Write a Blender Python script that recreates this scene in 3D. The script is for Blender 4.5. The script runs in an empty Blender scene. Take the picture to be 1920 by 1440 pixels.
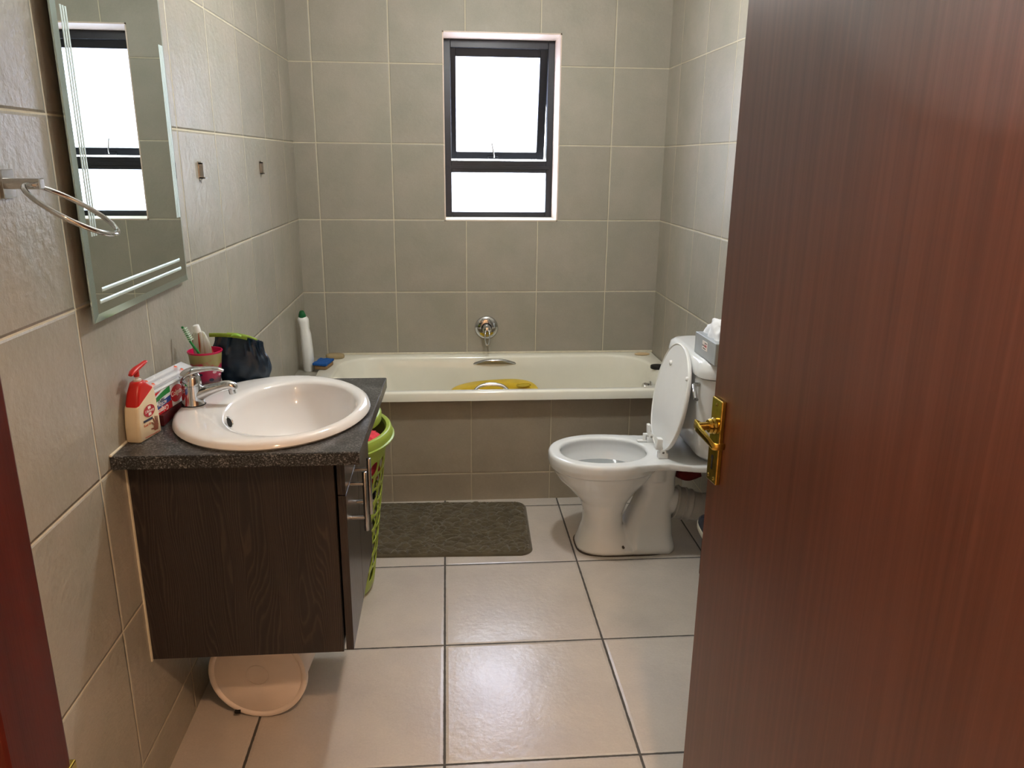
import bpy, bmesh, math, random
from mathutils import Vector, Matrix, noise
random.seed(7)
C = bpy.context.scene.collection
PI = math.pi
W, D = 1.766, 3.856            # room width (x), distance of the window wall (y)
YF = 0.45                      # room side of the door wall
ZC = 2.48                      # ceiling

# ------------------------------------------------------------ camera
cam_d = bpy.data.cameras.new('camera'); cam = bpy.data.objects.new('camera', cam_d); C.objects.link(cam)
cam_d.sensor_width = 36.0; cam_d.lens = 1451.87 / 1920 * 36.0; cam_d.clip_start = 0.02
ya, pi_, ro = map(math.radians, (4.8467, -16.1067, 0.5868))
fwd = Vector((math.sin(ya)*math.cos(pi_), math.cos(ya)*math.cos(pi_), math.sin(pi_)))
rt = Vector((math.cos(ya), -math.sin(ya), 0)); up = rt.cross(fwd)
r2 = math.cos(ro)*rt + math.sin(ro)*up; u2 = -math.sin(ro)*rt + math.cos(ro)*up
M = Matrix((r2, u2, -fwd)).transposed().to_4x4(); M.translation = Vector((0.70843, 0.0, 1.4685))
cam.matrix_world = M
bpy.context.scene.camera = cam

# ------------------------------------------------------------ world, lights, exposure
w = bpy.data.worlds.new('sky'); bpy.context.scene.world = w; w.use_nodes = True
bg = w.node_tree.nodes['Background']; bg.inputs[0].default_value = (0.90, 0.94, 1.0, 1); bg.inputs[1].default_value = 10.5
vs = bpy.context.scene.view_settings
vs.view_transform = 'Standard'; vs.look = 'None'; vs.gamma = 1.0; vs.use_curve_mapping = False
vs.exposure = 0.85

def lamp(name, kind, loc, power, col, size, rot=None):
    d = bpy.data.lights.new(name, kind); o = bpy.data.objects.new(name, d); C.objects.link(o)
    d.energy = power; d.color = col; o.location = loc
    if kind == 'AREA':
        d.shape = 'RECTANGLE'; d.size, d.size_y = size
        o.rotation_euler = rot or (0, 0, 0)
    else: d.shadow_soft_size = size
    return o
portal = lamp('window_portal', 'AREA', (0.975, D + 0.315, 1.607), 1, (1, 1, 1), (0.56, 0.86), (-PI/2, 0, 0))
portal.data.cycles.is_portal = True
CEIL_LAMP = (0.94, 2.42, 2.12); HALL_LAMP = (1.00, 0.08, 2.22)
lamp('ceiling_bulb', 'POINT', CEIL_LAMP, 20.0, (1.0, 1.0, 0.96), 0.055)
lamp('hall_bulb', 'POINT', HALL_LAMP, 43.0, (1.0, 0.61, 0.36), 0.045)

# ------------------------------------------------------------ node helpers
def lin(c):
    return tuple(((x/255)/12.92 if x/255 <= 0.04045 else ((x/255+0.055)/1.055)**2.4) for x in c) + (1.0,)
class NT:
    def __init__(s, name):
        s.m = bpy.data.materials.new(name); s.m.use_nodes = True; s.t = s.m.node_tree
        s.b = s.t.nodes['Principled BSDF']; s.out = s.t.nodes['Material Output']
    def n(s, typ, **kw):
        x = s.t.nodes.new('ShaderNode' + typ)
        for k, v in kw.items(): setattr(x, k, v)
        return x
    def l(s, a, b): s.t.links.new(a, b)
    def math(s, op, a, b=None, c=None):
        x = s.n('Math', operation=op)
        for i, v in enumerate((a, b, c)):
            if v is None: continue
            if isinstance(v, (int, float)): x.inputs[i].default_value = v
            else: s.l(v, x.inputs[i])
        return x.outputs[0]
    def mix(s, f, a, b):
        x = s.n('Mix', data_type='RGBA')
        for i, v in ((0, f), (6, a), (7, b)):
            if isinstance(v, (int, float)): x.inputs[i].default_value = v
            elif isinstance(v, tuple): x.inputs[i].default_value = v
            else: s.l(v, x.inputs[i])
        return x.outputs[2]
    def coord(s, scale=(1, 1, 1)):
        tc = s.n('TexCoord'); mp = s.n('Mapping'); mp.inputs['Scale'].default_value = scale
        s.l(tc.outputs['Object'], mp.inputs[0]); return mp.outputs[0]
    def noise(s, vec, scale, detail=4, rough=0.55):
        x = s.n('TexNoise'); s.l(vec, x.inputs['Vector']); x.inputs['Scale'].default_value = scale
        x.inputs['Detail'].default_value = detail; x.inputs['Roughness'].default_value = rough
        return x.outputs['Fac']
    def ramp(s, f, stops):
        x = s.n('ValToRGB'); s.l(f, x.inputs[0]); e = x.color_ramp.elements
        e[0].position, e[0].color = stops[0][0], stops[0][1]; e[1].position, e[1].color = stops[-1][0], stops[-1][1]
        for p, c in stops[1:-1]:
            q = e.new(p); q.color = c
        return x.outputs[0]
    def bump(s, h, strength, dist):
        x = s.n('Bump'); x.inputs['Strength'].default_value = strength; x.inputs['Distance'].default_value = dist
        s.l(h, x.inputs['Height']); s.l(x.outputs[0], s.b.inputs['Normal']); return x
    def set(s, **kw):
        for k, v in kw.items():
            i = s.b.inputs[k.replace('_', ' ')]
            if hasattr(v, 'node'): s.l(v, i)
            else: i.default_value = v
        return s
def simple(name, rgb, rough=0.5, metal=0.0, var=0.0, scale=30, bump=0.0, bscale=200, bdist=0.001, coat=0.0, spec=0.5, aniso=None):
    t = NT(name); c = lin(rgb)
    if var > 0:
        v = t.coord(aniso or (1, 1, 1)); f = t.noise(v, scale)
        dk = tuple(x*(1-var) for x in c[:3]) + (1,); lt = tuple(min(1, x*(1+var)) for x in c[:3]) + (1,)
        t.set(Base_Color=t.ramp(f, [(0.3, dk), (0.7, lt)]))
    else: t.set(Base_Color=c)
    if bump > 0: t.bump(t.noise(t.coord(aniso or (1, 1, 1)), bscale), bump, bdist)
    t.set(Roughness=rough, Metallic=metal, Coat_Weight=coat); t.b.inputs['Specular IOR Level'].default_value = spec
    return t.m

def tiles(name, au, offu, pu, av, offv, pv, grout_w, cA, cB, cg, cg2, rough, bstr, relief=1.0, tile_var=0.06):
    """stone-look tiles laid on a grid along two object axes, with grout lines"""
    t = NT(name); tc = t.n('TexCoord'); sp = t.n('SeparateXYZ'); t.l(tc.outputs['Object'], sp.inputs[0])
    a = t.math('DIVIDE', t.math('SUBTRACT', sp.outputs[au], offu), pu)
    b = t.math('DIVIDE', t.math('SUBTRACT', sp.outputs[av], offv), pv)
    def edge(x, p):
        f = t.math('FRACT', x); return t.math('MULTIPLY', t.math('MINIMUM', f, t.math('SUBTRACT', 1.0, f)), p)
    d = t.math('MINIMUM', edge(a, pu), edge(b, pv))
    wob = t.math('MULTIPLY', t.math('SUBTRACT', t.noise(tc.outputs['Object'], 40, 3), 0.5), grout_w*0.45)
    dd = t.math('ADD', d, wob)
    mr = t.n('MapRange'); t.l(dd, mr.inputs[0]); mr.inputs[1].default_value = grout_w*0.42; mr.inputs[2].default_value = grout_w*0.62
    tile = mr.outputs[0]
    cb = t.n('CombineXYZ'); t.l(t.math('FLOOR', a), cb.inputs[0]); t.l(t.math('FLOOR', b), cb.inputs[1])
    wn = t.n('TexWhiteNoise', noise_dimensions='3D'); t.l(cb.outputs[0], wn.inputs['Vector'])
    off = t.n('VectorMath', operation='MULTIPLY_ADD'); t.l(wn.outputs['Color'], off.inputs[0]); off.inputs[1].default_value = (9, 9, 9)
    t.l(tc.outputs['Object'], off.inputs[2])
    f1 = t.noise(off.outputs[0], 5.5, 5, 0.6)
    col = t.ramp(f1, [(0.32, lin(cA)), (0.68, lin(cB))])
    hs = t.n('HueSaturation'); t.l(col, hs.inputs['Color'])
    t.l(t.math('ADD', t.math('MULTIPLY', wn.outputs['Value'], tile_var*2), 1-tile_var), hs.inputs['Value'])
    fine = t.noise(tc.outputs['Object'], 160, 3)
    hs2 = t.n('HueSaturation'); t.l(hs.outputs[0], hs2.inputs['Color']); t.l(t.math('ADD', t.math('MULTIPLY', fine, 0.16), 0.92), hs2.inputs['Value'])
    gcol = t.mix(t.noise(tc.outputs['Object'], 4, 2), lin(cg), lin(cg2))
    t.set(Base_Color=t.mix(tile, gcol, hs2.outputs[0]))
    t.set(Roughness=t.math('ADD', t.math('MULTIPLY', tile, rough-0.85), t.math('ADD', 0.85, t.math('MULTIPLY', t.math('SUBTRACT', f1, 0.5), 0.12))))
    h = t.math('ADD', t.math('MULTIPLY', t.noise(off.outputs[0], 9, 6, 0.6), 1.0*relief), t.math('MULTIPLY', t.noise(off.outputs[0], 55, 4), 0.45))
    mr2 = t.n('MapRange'); t.l(d, mr2.inputs[0]); mr2.inputs[1].default_value = grout_w*0.4; mr2.inputs[2].default_value = grout_w*1.6
    h = t.math('ADD', h, t.math('MULTIPLY', mr2.outputs[0], 0.8))
    t.bump(h, bstr, 0.004)
    return t.m

TP, TV, ZA = 0.35, 0.3525, 1.8918          # wall tile pitch (along, up) and height of one grout line
ZO = ZA - 5*TV
wa, wb, wg, wg2 = (166, 159, 147), (154, 151, 138), (216, 208, 186), (194, 186, 162)
m_tile_back = tiles('stone_tile_window_wall', 'X', 0.1036, TP, 'Z', ZO, TV, 0.0036, wa, wb, wg, wg2, 0.50, 0.40)
m_tile_left = tiles('stone_tile_left_wall', 'Y', D-0.2348, TP, 'Z', ZO, TV, 0.0040, wa, wb, wg, wg2, 0.36, 0.95, 1.5)
m_tile_right = tiles('stone_tile_right_wall', 'Y', D-0.1958, TP, 'Z', ZO, TV, 0.0038, wa, wb, wg, wg2, 0.40, 0.6)
m_tile_bath = tiles('stone_tile_bath_front', 'X', 0.1036, TP, 'Z', ZO, TV, 0.0036, (163, 151, 133), (152, 142, 125), (214, 202, 176), (160, 148, 124), 0.55, 0.35)
m_tile_ledge = tiles('stone_tile_ledge', 'X', 0.1036, TP, 'Y', D-0.2348, TP, 0.0036, wa, wb, wg, wg2, 0.35, 0.2)
m_tile_reveal = tiles('stone_tile_window_reveal', 'Y', D+0.4, TP, 'Z', ZO, TV, 0.003, (225, 205, 190), (214, 196, 180), wg, wg2, 0.4, 0.2)
m_floor = tiles('floor_tile', 'X', 0.6846, 0.50232, 'Y', 2.6242, 0.50232, 0.0070, (196, 188, 178), (186, 178, 170), (72, 69, 64), (58, 56, 52), 0.23, 0.42, 0.5, 0.03)
m_floor.node_tree.nodes['Principled BSDF'].inputs['Specular IOR Level'].default_value = 0.95
m_paint = simple('plaster_paint', (222, 214, 200), 0.8, var=0.04, scale=8, bump=0.1, bscale=90)
m_ceil = simple('ceiling_paint', (236, 232, 224), 0.85, var=0.02, scale=6)
m_hallfl = simple('hall_floor', (170, 155, 138), 0.4, var=0.05, scale=7)
m_ceramic = simple('white_ceramic', (231, 234, 235), 0.10, coat=0.4, var=0.015, scale=6)
m_bath = simple('bath_enamel', (238, 236, 222), 0.13, coat=0.3, var=0.03, scale=5)
m_basin = simple('cream_ceramic', (231, 229, 228), 0.09, coat=0.4, var=0.015, scale=6)
m_plast = simple('white_plastic', (240, 241, 239), 0.35, var=0.02, scale=10)
m_plast_off = simple('aged_white_plastic', (206, 202, 186), 0.4, var=0.03, scale=12)
m_chrome = simple('chrome', (205, 206, 208), 0.09, 1.0, var=0.03, scale=40)
m_steel = simple('brushed_steel', (170, 168, 165), 0.28, 1.0, var=0.05, scale=60, aniso=(1, 1, 0.05))
m_brass = simple('polished_brass', (178, 152, 74), 0.22, 1.0, var=0.30, scale=45, bump=0.15, bscale=60)
m_black = simple('black_rubber', (16, 16, 17), 0.5, var=0.1, scale=50)
m_dark = simple('dark_interior', (14, 13, 12), 0.8, var=0.1, scale=20)
m_alu = simple('black_aluminium', (34, 36, 42), 0.35, 0.2, var=0.08, scale=30)
m_caulk = simple('caulk', (214, 206, 184), 0.6, var=0.08, scale=40, bump=0.4, bscale=120)

# wood of the door and its frame: red-brown veneer with fine upright stripes
def veneer(name, c1, c2, c3, rough, sc=(38, 38, 1.1), coat=0.5):
    t = NT(name); v = t.coord(sc)
    f = t.noise(v, 1.6, 5, 0.6); g = t.noise(t.coord((sc[0]*5, sc[1]*5, sc[2]*2)), 2.2, 3, 0.6); k = t.noise(t.coord((2.2, 2.2, 0.5)), 1.0, 3)
    col = t.ramp(f, [(0.30, lin(c1)), (0.5, lin(c2)), (0.72, lin(c3))])
    hs = t.n('HueSaturation'); t.l(col, hs.inputs['Color'])
    t.l(t.math('ADD', t.math('MULTIPLY', g, 0.30), t.math('ADD', 0.72, t.math('MULTIPLY', k, 0.26))), hs.inputs['Value'])
    t.set(Base_Color=hs.outputs[0], Roughness=rough, Coat_Weight=coat, Coat_Roughness=0.35); t.bump(g, 0.08, 0.001); return t.m
m_door = veneer('sapele_veneer', (82, 46, 36), (94, 55, 44), (106, 65, 54), 0.40, (60, 60, 0.8))
m_frame = veneer('varnished_red_timber', (44, 10, 6), (54, 14, 8), (64, 18, 10), 0.40, (60, 60, 2), 0.0)
m_frame.node_tree.nodes['Principled BSDF'].inputs['Specular IOR Level'].default_value = 0.25
def wenge(name, rough, light=1.0):
    t = NT(name); tc = t.n('TexCoord')
    mp = t.n('Mapping'); mp.inputs['Scale'].default_value = (7, 7, 1.0); t.l(tc.outputs['Object'], mp.inputs[0])
    warp = t.n('TexNoise'); warp.inputs['Scale'].default_value = 1.3; warp.inputs['Detail'].default_value = 2; t.l(mp.outputs[0], warp.inputs['Vector'])
    add = t.n('VectorMath', operation='MULTIPLY_ADD'); t.l(warp.outputs['Color'], add.inputs[0]); add.inputs[1].default_value = (1.3, 1.3, 0.3); t.l(mp.outputs[0], add.inputs[2])
    wv = t.n('TexWave', wave_type='BANDS', bands_direction='X'); t.l(add.outputs[0], wv.inputs['Vector'])
    wv.inputs['Scale'].default_value = 7.5; wv.inputs['Distortion'].default_value = 3.5; wv.inputs['Detail'].default_value = 4; wv.inputs['Detail Scale'].default_value = 1.5
    fine = t.noise(t.coord((260, 260, 5)), 1.0, 3, 0.6); broad = t.noise(t.coord((10, 10, 0.6)), 1.0, 3)
    c = t.ramp(wv.outputs['Fac'], [(0.1, lin((37, 30, 28))), (0.75, lin((43, 35, 32))), (0.98, lin((58, 48, 42)))])
    hs = t.n('HueSaturation'); t.l(c, hs.inputs['Color'])
    t.l(t.math('MULTIPLY', t.math('ADD', t.math('MULTIPLY', fine, 0.9), 0.55), t.math('ADD', t.math('MULTIPLY', broad, 0.9), 0.5*light)), hs.inputs['Value'])
    t.set(Base_Color=hs.outputs[0], Roughness=rough); t.bump(t.math('ADD', wv.outputs['Fac'], fine), 0.25, 0.0008); return t.m
m_wenge = wenge('dark_wenge_wood', 0.42)
m_wenge_door = wenge('dark_wenge_door', 0.30)
def granite():
    t = NT('speckled_dark_laminate'); v = t.coord((1, 1.6, 1))
    a = t.noise(v, 250, 3, 0.75); b = t.noise(t.coord((1, 1, 1)), 14, 4, 0.6)
    f = t.math('ADD', a, t.math('MULTIPLY', t.math('SUBTRACT', b, 0.5), 0.22))
    c = t.ramp(f, [(0.39, lin((14, 14, 14))), (0.50, lin((40, 40, 41))), (0.58, lin((84, 84, 84))), (0.68, lin((160, 159, 157)))])
    t.set(Base_Color=c, Roughness=0.30); t.bump(a, 0.08, 0.0006); return t.m
m_granite = granite()
# window glass: obscured pane, daylight scattered through it, a little seen straight through
def pane_mat(name, streaky):
    t = NT(name); tr = t.n('BsdfTranslucent'); tp = t.n('BsdfTransparent'); gl = t.n('BsdfGlossy'); mx = t.n('MixShader'); mx2 = t.n('MixShader')
    v = t.coord((1, 1, 1)); n1 = t.noise(t.coord((3, 3, 2.0)), 2.5, 4, 0.6); n2 = t.noise(v, 130, 2, 0.5)
    sp = t.n('SeparateXYZ'); t.l(v, sp.inputs[0])
    mr = t.n('MapRange'); t.l(sp.outputs['Z'], mr.inputs[0]); mr.inputs[1].default_value = 1.50; mr.inputs[2].default_value = 1.72
    f = t.math('MULTIPLY', mr.outputs[0], t.math('ADD', 0.55, t.math('MULTIPLY', n1, 0.5))) if streaky else t.math('MULTIPLY', n1, 0.35)
    speck = t.ramp(n2, [(0.40, (0.35, 0.35, 0.35, 1)), (0.52, (1, 1, 1, 1))])
    body = t.mix(f, (0.93, 0.97, 1.0, 1), (0.70, 0.73, 0.88, 1))  # upper pane: lavender towards the top paints the outdoor light gradient into the glass
    c = t.mix(0.28 if streaky else 0.06, body, speck)
    mul = t.n('Mix', data_type='RGBA', blend_type='MULTIPLY'); mul.inputs[0].default_value = 0.22 if streaky else 0.05
    t.l(body, mul.inputs[6]); t.l(speck, mul.inputs[7])
    t.l(mul.outputs[2], tr.inputs[0]); tp.inputs[0].default_value = (0.80, 0.84, 0.96, 1)
    mx.inputs[0].default_value = 0.18; t.l(tr.outputs[0], mx.inputs[1]); t.l(tp.outputs[0], mx.inputs[2])
    gl.inputs['Roughness'].default_value = 0.25; mx2.inputs[0].default_value = 0.05; t.l(mx.outputs[0], mx2.inputs[1]); t.l(gl.outputs[0], mx2.inputs[2])
    t.l(mx2.outputs[0], t.out.inputs[0]); return t.m
m_pane_up = pane_mat('obscured_glass_sky_tint', True); m_pane_lo = pane_mat('obscured_glass', False)
m_mirror = simple('silvered_mirror', (196, 204, 200), 0.0, 1.0)
m_mirror_edge = simple('bevelled_mirror_edge', (206, 226, 226), 0.12, 0.9)
m_groove = simple('ground_groove', (214, 232, 230), 0.30, 0.25)

# ------------------------------------------------------------ mesh helpers
def tag(o, label=None, cat=None, group=None, kind=None):
    for k, v in (('label', label), ('category', cat), ('group', group), ('kind', kind)):
        if v: o[k] = v
    return o
def thing(name, label, cat, loc=(0, 0, 0), group=None):
    o = bpy.data.objects.new(name, None); C.objects.link(o); o.location = loc; o.empty_display_size = 0.05
    return tag(o, label, cat, group)
def link(name, me, mat, parent=None, smooth=False, kind=None):
    o = bpy.data.objects.new(name, me); C.objects.link(o)
    for m in (mat if isinstance(mat, (list, tuple)) else [mat]): me.materials.append(m)
    if smooth:
        for p in me.polygons: p.use_smooth = True
        if smooth != 'all': me.set_sharp_from_angle(angle=math.radians(48))
    if parent:
        o.parent = parent
        g = parent; t = Vector((0, 0, 0))
        while g: t += Vector(g.location); g = g.parent
        o.location = -t                        # meshes are written in room coordinates
    if kind: o['kind'] = kind
    return o
def mesh(name, vs, fs, mat, parent=None, smooth=False, kind=None, idx=None):
    me = bpy.data.meshes.new(name); me.from_pydata([tuple(v) for v in vs], [], fs); me.update()
    bm = bmesh.new(); bm.from_mesh(me); bmesh.ops.recalc_face_normals(bm, faces=bm.faces); bm.to_mesh(me); bm.free()
    o = link(name, me, mat, parent, smooth, kind)
    if idx:
        for p, i in zip(me.polygons, idx): p.material_index = i
    return o
def frombm(name, bm, mat, parent=None, smooth=False, kind=None, recalc=True):
    if recalc: bmesh.ops.recalc_face_normals(bm, faces=bm.faces)
    me = bpy.data.meshes.new(name); bm.to_mesh(me); bm.free()
    return link(name, me, mat, parent, smooth, kind)
def bbox(bm, lo, hi, bev=0.0, seg=2, mtx=None):
    r = bmesh.ops.create_cube(bm, size=1.0); vs = r['verts']
    for v in vs: v.co = Vector(((lo[i]+hi[i])/2 + v.co[i]*(hi[i]-lo[i]) for i in range(3)))
    if bev > 0:
        es = list({e for v in vs for e in v.link_edges})
        rb = bmesh.ops.bevel(bm, geom=es, offset=bev, segments=seg, profile=0.5, affect='EDGES')
        vs = list({v for f in rb['faces'] for v in f.verts} | {v for v in vs if v.is_valid})
    if mtx is not None:
        for v in vs: v.co = mtx @ v.co
    return vs
def boxo(name, lo, hi, mat, parent=None, bev=0.0, seg=2, mtx=None, smooth=False, kind=None):
    bm = bmesh.new(); bbox(bm, lo, hi, bev, seg, mtx); return frombm(name, bm, mat, parent, smooth, kind)
def loft_data(rings, cap0=True, cap1=True, closed=True):
    n = len(rings[0]); vs = [Vector(p) for r in rings for p in r]; fs = []
    for i in range(len(rings)-1):
        for j in range(n if closed else n-1):
            a, b = i*n+j, i*n+(j+1) % n; fs.append((a, b, b+n, a+n))
    if cap0: fs.append(tuple(reversed(range(n))))
    if cap1: fs.append(tuple(range((len(rings)-1)*n, len(rings)*n)))
    return vs, fs
def addto(bm, vs, fs):
    b = [bm.verts.new(v) for v in vs]; out = []
    for f in fs:
        try: out.append(bm.faces.new([b[i] for i in f]))
        except ValueError: pass
    return out
def loft(name, rings, mat, parent=None, cap0=True, cap1=True, smooth=True, kind=None):
    vs, fs = loft_data(rings, cap0, cap1); return mesh(name, vs, fs, mat, parent, smooth, kind)
def ell(cx, cy, z, hx, hy, n=48, p=2.0):
    r = []
    for i in range(n):
        a = 2*PI*i/n; c, s = math.cos(a), math.sin(a)
        r.append(Vector((cx + hx*math.copysign(abs(c)**(2/p), c), cy + hy*math.copysign(abs(s)**(2/p), s), z)))
    return r
def rrect(cx, cy, z, hx, hy, rad, nc=8):
    r = []; rad = min(rad, hx, hy)
    for q, (sx, sy) in enumerate(((1, 1), (-1, 1), (-1, -1), (1, -1))):
        for i in range(nc+1):
            a = q*PI/2 + i/nc*PI/2
            r.append(Vector((cx + sx*(hx-rad) + rad*math.cos(a), cy + sy*(hy-rad) + rad*math.sin(a), z)))
    return r
def lathe_rings(c, axis, prof, n=28, ref=None):
    """prof: (distance along axis, radius)"""
    a = Vector(axis).normalized(); u = a.orthogonal().normalized() if ref is None else Vector(ref).normalized(); v = a.cross(u)
    return [[Vector(c) + a*t + (u*math.cos(2*PI*i/n) + v*math.sin(2*PI*i/n))*max(r, 1e-5) for i in range(n)] for t, r in prof]
def lathe(name, c, axis, prof, mat, parent=None, n=28, smooth=True, kind=None):
    return loft(name, lathe_rings(c, axis, prof, n), mat, parent, True, True, smooth, kind)
def tube_rings(pts, rad, n=12, side=None, closed=False):
    P = [Vector(p) for p in pts]; rings = []; N = len(P)
    prev = None
    for i, p in enumerate(P):
        t = (P[(i+1) % N] - P[i-1]) if closed else (P[min(i+1, N-1)] - P[max(i-1, 0)])
        t.normalize()
        if side is not None: u = Vector(side) - t*Vector(side).dot(t)
        else: u = t.orthogonal() if prev is None else prev - t*prev.dot(t)
        u.normalize(); prev = u; v = t.cross(u)
        r = rad[i] if isinstance(rad, (list, tuple)) else rad
        ru, rv = r if isinstance(r, tuple) else (r, r)
        rings.append([p + u*ru*math.cos(2*PI*j/n) + v*rv*math.sin(2*PI*j/n) for j in range(n)])
    return rings
def smoothpath(pts, k=6):
    P = [Vector(p) for p in pts]; out = []
    for i in range(len(P)-1):
        p0, p1, p2, p3 = P[max(i-1, 0)], P[i], P[i+1], P[min(i+2, len(P)-1)]
        for j in range(k):
            t = j/k; out.append(0.5*((2*p1) + (p2-p0)*t + (2*p0-5*p1+4*p2-p3)*t*t + (3*p1-p0-3*p2+p3)*t**3))
    out.append(P[-1]); return out
def tube(name, pts, rad, mat, parent=None, n=12, side=None, k=6, cap=True):
    sp = smoothpath(pts, k)
    if isinstance(rad, (list, tuple)) and not (isinstance(rad, tuple) and len(rad) == 2):
        rr = []
        for i in range(len(sp)):
            f = i/(len(sp)-1)*(len(rad)-1); a = int(f); b = min(a+1, len(rad)-1); q = f-a
            A, B = rad[a], rad[b]
            rr.append(tuple(x*(1-q)+y*q for x, y in zip(A, B)) if isinstance(A, tuple) else A*(1-q)+B*q)
        rad = rr
    elif isinstance(rad, tuple): rad = [rad]*len(sp)
    return loft(name, tube_rings(sp, rad, n, side), mat, parent, cap, cap)
def text(name, s, mtx, size, mat, parent, depth=0.0003, sx=1.0, shear=0.0):
    cu = bpy.data.curves.new(name, 'FONT'); cu.body = s; cu.size = size; cu.extrude = depth; cu.align_x = 'CENTER'; cu.align_y = 'CENTER'; cu.shear = shear
    o = bpy.data.objects.new(name, cu); me = bpy.data.meshes.new_from_object(o); me.name = name
    me.transform(mtx @ Matrix.Diagonal((sx, 1, 1, 1))); bpy.data.objects.remove(o); bpy.data.curves.remove(cu)
    return link(name, me, mat, parent)
def basis(o, u, v):
    u = Vector(u).normalized(); v = Vector(v); v = (v - u*v.dot(u)).normalized(); n = u.cross(v)
    m = Matrix((u, v, n)).transposed().to_4x4(); m.translation = Vector(o); return m
def crumple(o, amp, sc, seed=0.0):
    for v in o.data.vertices:
        n = noise.noise_vector(v.co*sc + Vector((seed, seed*2, seed*3))); v.co += n*amp

# ------------------------------------------------------------ the room
def quadbox(name, lo, hi, mat): return boxo(name, lo, hi, mat, kind='structure')
quadbox('floor', (-0.02, YF-0.12, -0.05), (W+0.02, D+0.02, 0.0), m_floor)
quadbox('ceiling', (-0.12, -1.5, ZC), (W+0.5, D+0.15, ZC+0.06), m_ceil)
quadbox('wall_left', (-0.12, YF-0.12, -0.05), (0.0, D, ZC), m_tile_left)
quadbox('wall_right', (W, YF-0.12, -0.05), (W+0.12, D, ZC), m_tile_right)
WX0, WX1, WZ0, WZ1 = 0.698, 1.251, 1.182, 2.034
bm = bmesh.new()
for lo, hi in (((-0.12, D, -0.05), (WX0, D+0.32, ZC)), ((WX1, D, -0.05), (W+0.12, D+0.32, ZC)), ((WX0, D, -0.05), (WX1, D+0.32, WZ0)), ((WX0, D, WZ1), (WX1, D+0.32, ZC))):
    bbox(bm, lo, hi)
frombm('wall_back', bm, m_tile_back, kind='structure')
# unseen slab added outside above the window to shade the upper pane
boxo('trim_shade_slab', (-0.8, D+0.33, 2.16), (2.6, D+0.85, 2.30), m_paint, kind='structure')
# tiled reveal of the window opening
bm = bmesh.new(); e = 0.006; YW = D + 0.215
bbox(bm, (WX0-0.0, D-0.002, WZ0), (WX0+e, YW, WZ1)); bbox(bm, (WX1-e, D-0.002, WZ0), (WX1, YW, WZ1))
bbox(bm, (WX0, D-0.002, WZ0), (WX1, YW, WZ0+e)); bbox(bm, (WX0, D-0.002, WZ1-e), (WX1, YW, WZ1))
frombm('trim_window', bm, m_tile_reveal, kind='structure')
# door wall with its opening (camera stands on the hall side)
JX, HX, YH = 0.453, 1.262, 0.30          # left jamb face, hinge side, hall side of the wall
bm = bmesh.new()
bbox(bm, (-0.02, YH, 0), (JX-0.06, YF, ZC)); bbox(bm, (HX+0.05, YH, 0), (W+0.02, YF, ZC)); bbox(bm, (JX-0.06, YH, 2.12), (HX+0.05, YF, ZC))
frombm('wall_front', bm, m_paint, kind='structure')
bm = bmesh.new()
bbox(bm, (-0.6, YH-0.02, -0.05), (-0.02, YH, ZC)); bbox(bm, (W+0.02, YH-0.02, -0.05), (W+0.5, YH, ZC)); bbox(bm, (-0.6, -1.5, -0.05), (W+0.5, -1.44, ZC)); bbox(bm, (-0.66, -1.5, -0.05), (-0.6, YH, ZC)); bbox(bm, (W+0.5, -1.5, -0.05), (W+0.56, YH, ZC))
frombm('wall_hall', bm, m_paint, kind='structure')
boxo('ceiling_hall', (-0.66, -1.5, ZC), (-0.12, YF, ZC+0.06), m_ceil, kind='structure')
boxo('floor_hall', (-0.6, -1.5, -0.05), (W+0.5, YF-0.12, 0), m_hallfl, kind='structure')
# timber door frame, with rebate and chipped striker
fr = thing('trim_door', None, None, (JX, YF, 0)); del_keys = [fr.pop(k) for k in ('label', 'category') if k in fr]; fr['kind'] = 'structure'
bm = bmesh.new()
bbox(bm, (JX-0.062, YH-0.012, 0), (JX-0.012, YF+0.002, 2.09), 0.003)
bbox(bm, (JX-0.062, YF-0.062, 0), (JX, YF+0.002, 2.09), 0.004)
bbox(bm, (HX, YH-0.012, 0), (HX+0.05, YF+0.002, 2.09), 0.003)
bbox(bm, (JX-0.062, YH-0.012, 2.05), (HX+0.05, YF+0.002, 2.12), 0.003)
frombm('door_frame', bm, m_frame, fr)
boxo('striker_plate', (JX-0.004, YF-0.016, 0.935), (JX+0.0015, YF+0.004, 1.078), m_brass, fr, 0.001)

# ------------------------------------------------------------ window
win = bpy.data.objects.new('window_1', None); C.objects.link(win); win.location = (0.975, D+0.12, 1.6); win['kind'] = 'structure'
x0, x1, z0, z1 = WX0+e, WX1-e, WZ0+e, WZ1-e; yb0, yb1 = D+0.190, D+0.240; fw = 0.032; ztr = 1.437; th = 0.058
bm = bmesh.new()
bbox(bm, (x0, yb0, z0), (x0+fw, yb1, z1), 0.002); bbox(bm, (x1-fw, yb0, z0), (x1, yb1, z1), 0.002)
bbox(bm, (x0+fw, yb0+0.001, z0), (x1-fw, yb1, z0+fw*0.8), 0.002); bbox(bm, (x0+fw, yb0+0.001, z1-fw*1.2), (x1-fw, yb1, z1), 0.002)
bbox(bm, (x0+fw, yb0+0.001, ztr-th/2), (x1-fw, yb1, ztr+th/2), 0.002)
bbox(bm, (x0+0.02, yb0-0.004, ztr-0.012), (x1-0.02, yb0+0.004, ztr+0.004), 0.001)
frombm('window_frame', bm, m_alu, win)
boxo('lower_pane', (x0+fw-0.004, yb0+0.025, z0+fw*0.7), (x1-fw+0.004, yb0+0.030, ztr-th/2+0.002), m_pane_lo, win)
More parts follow.
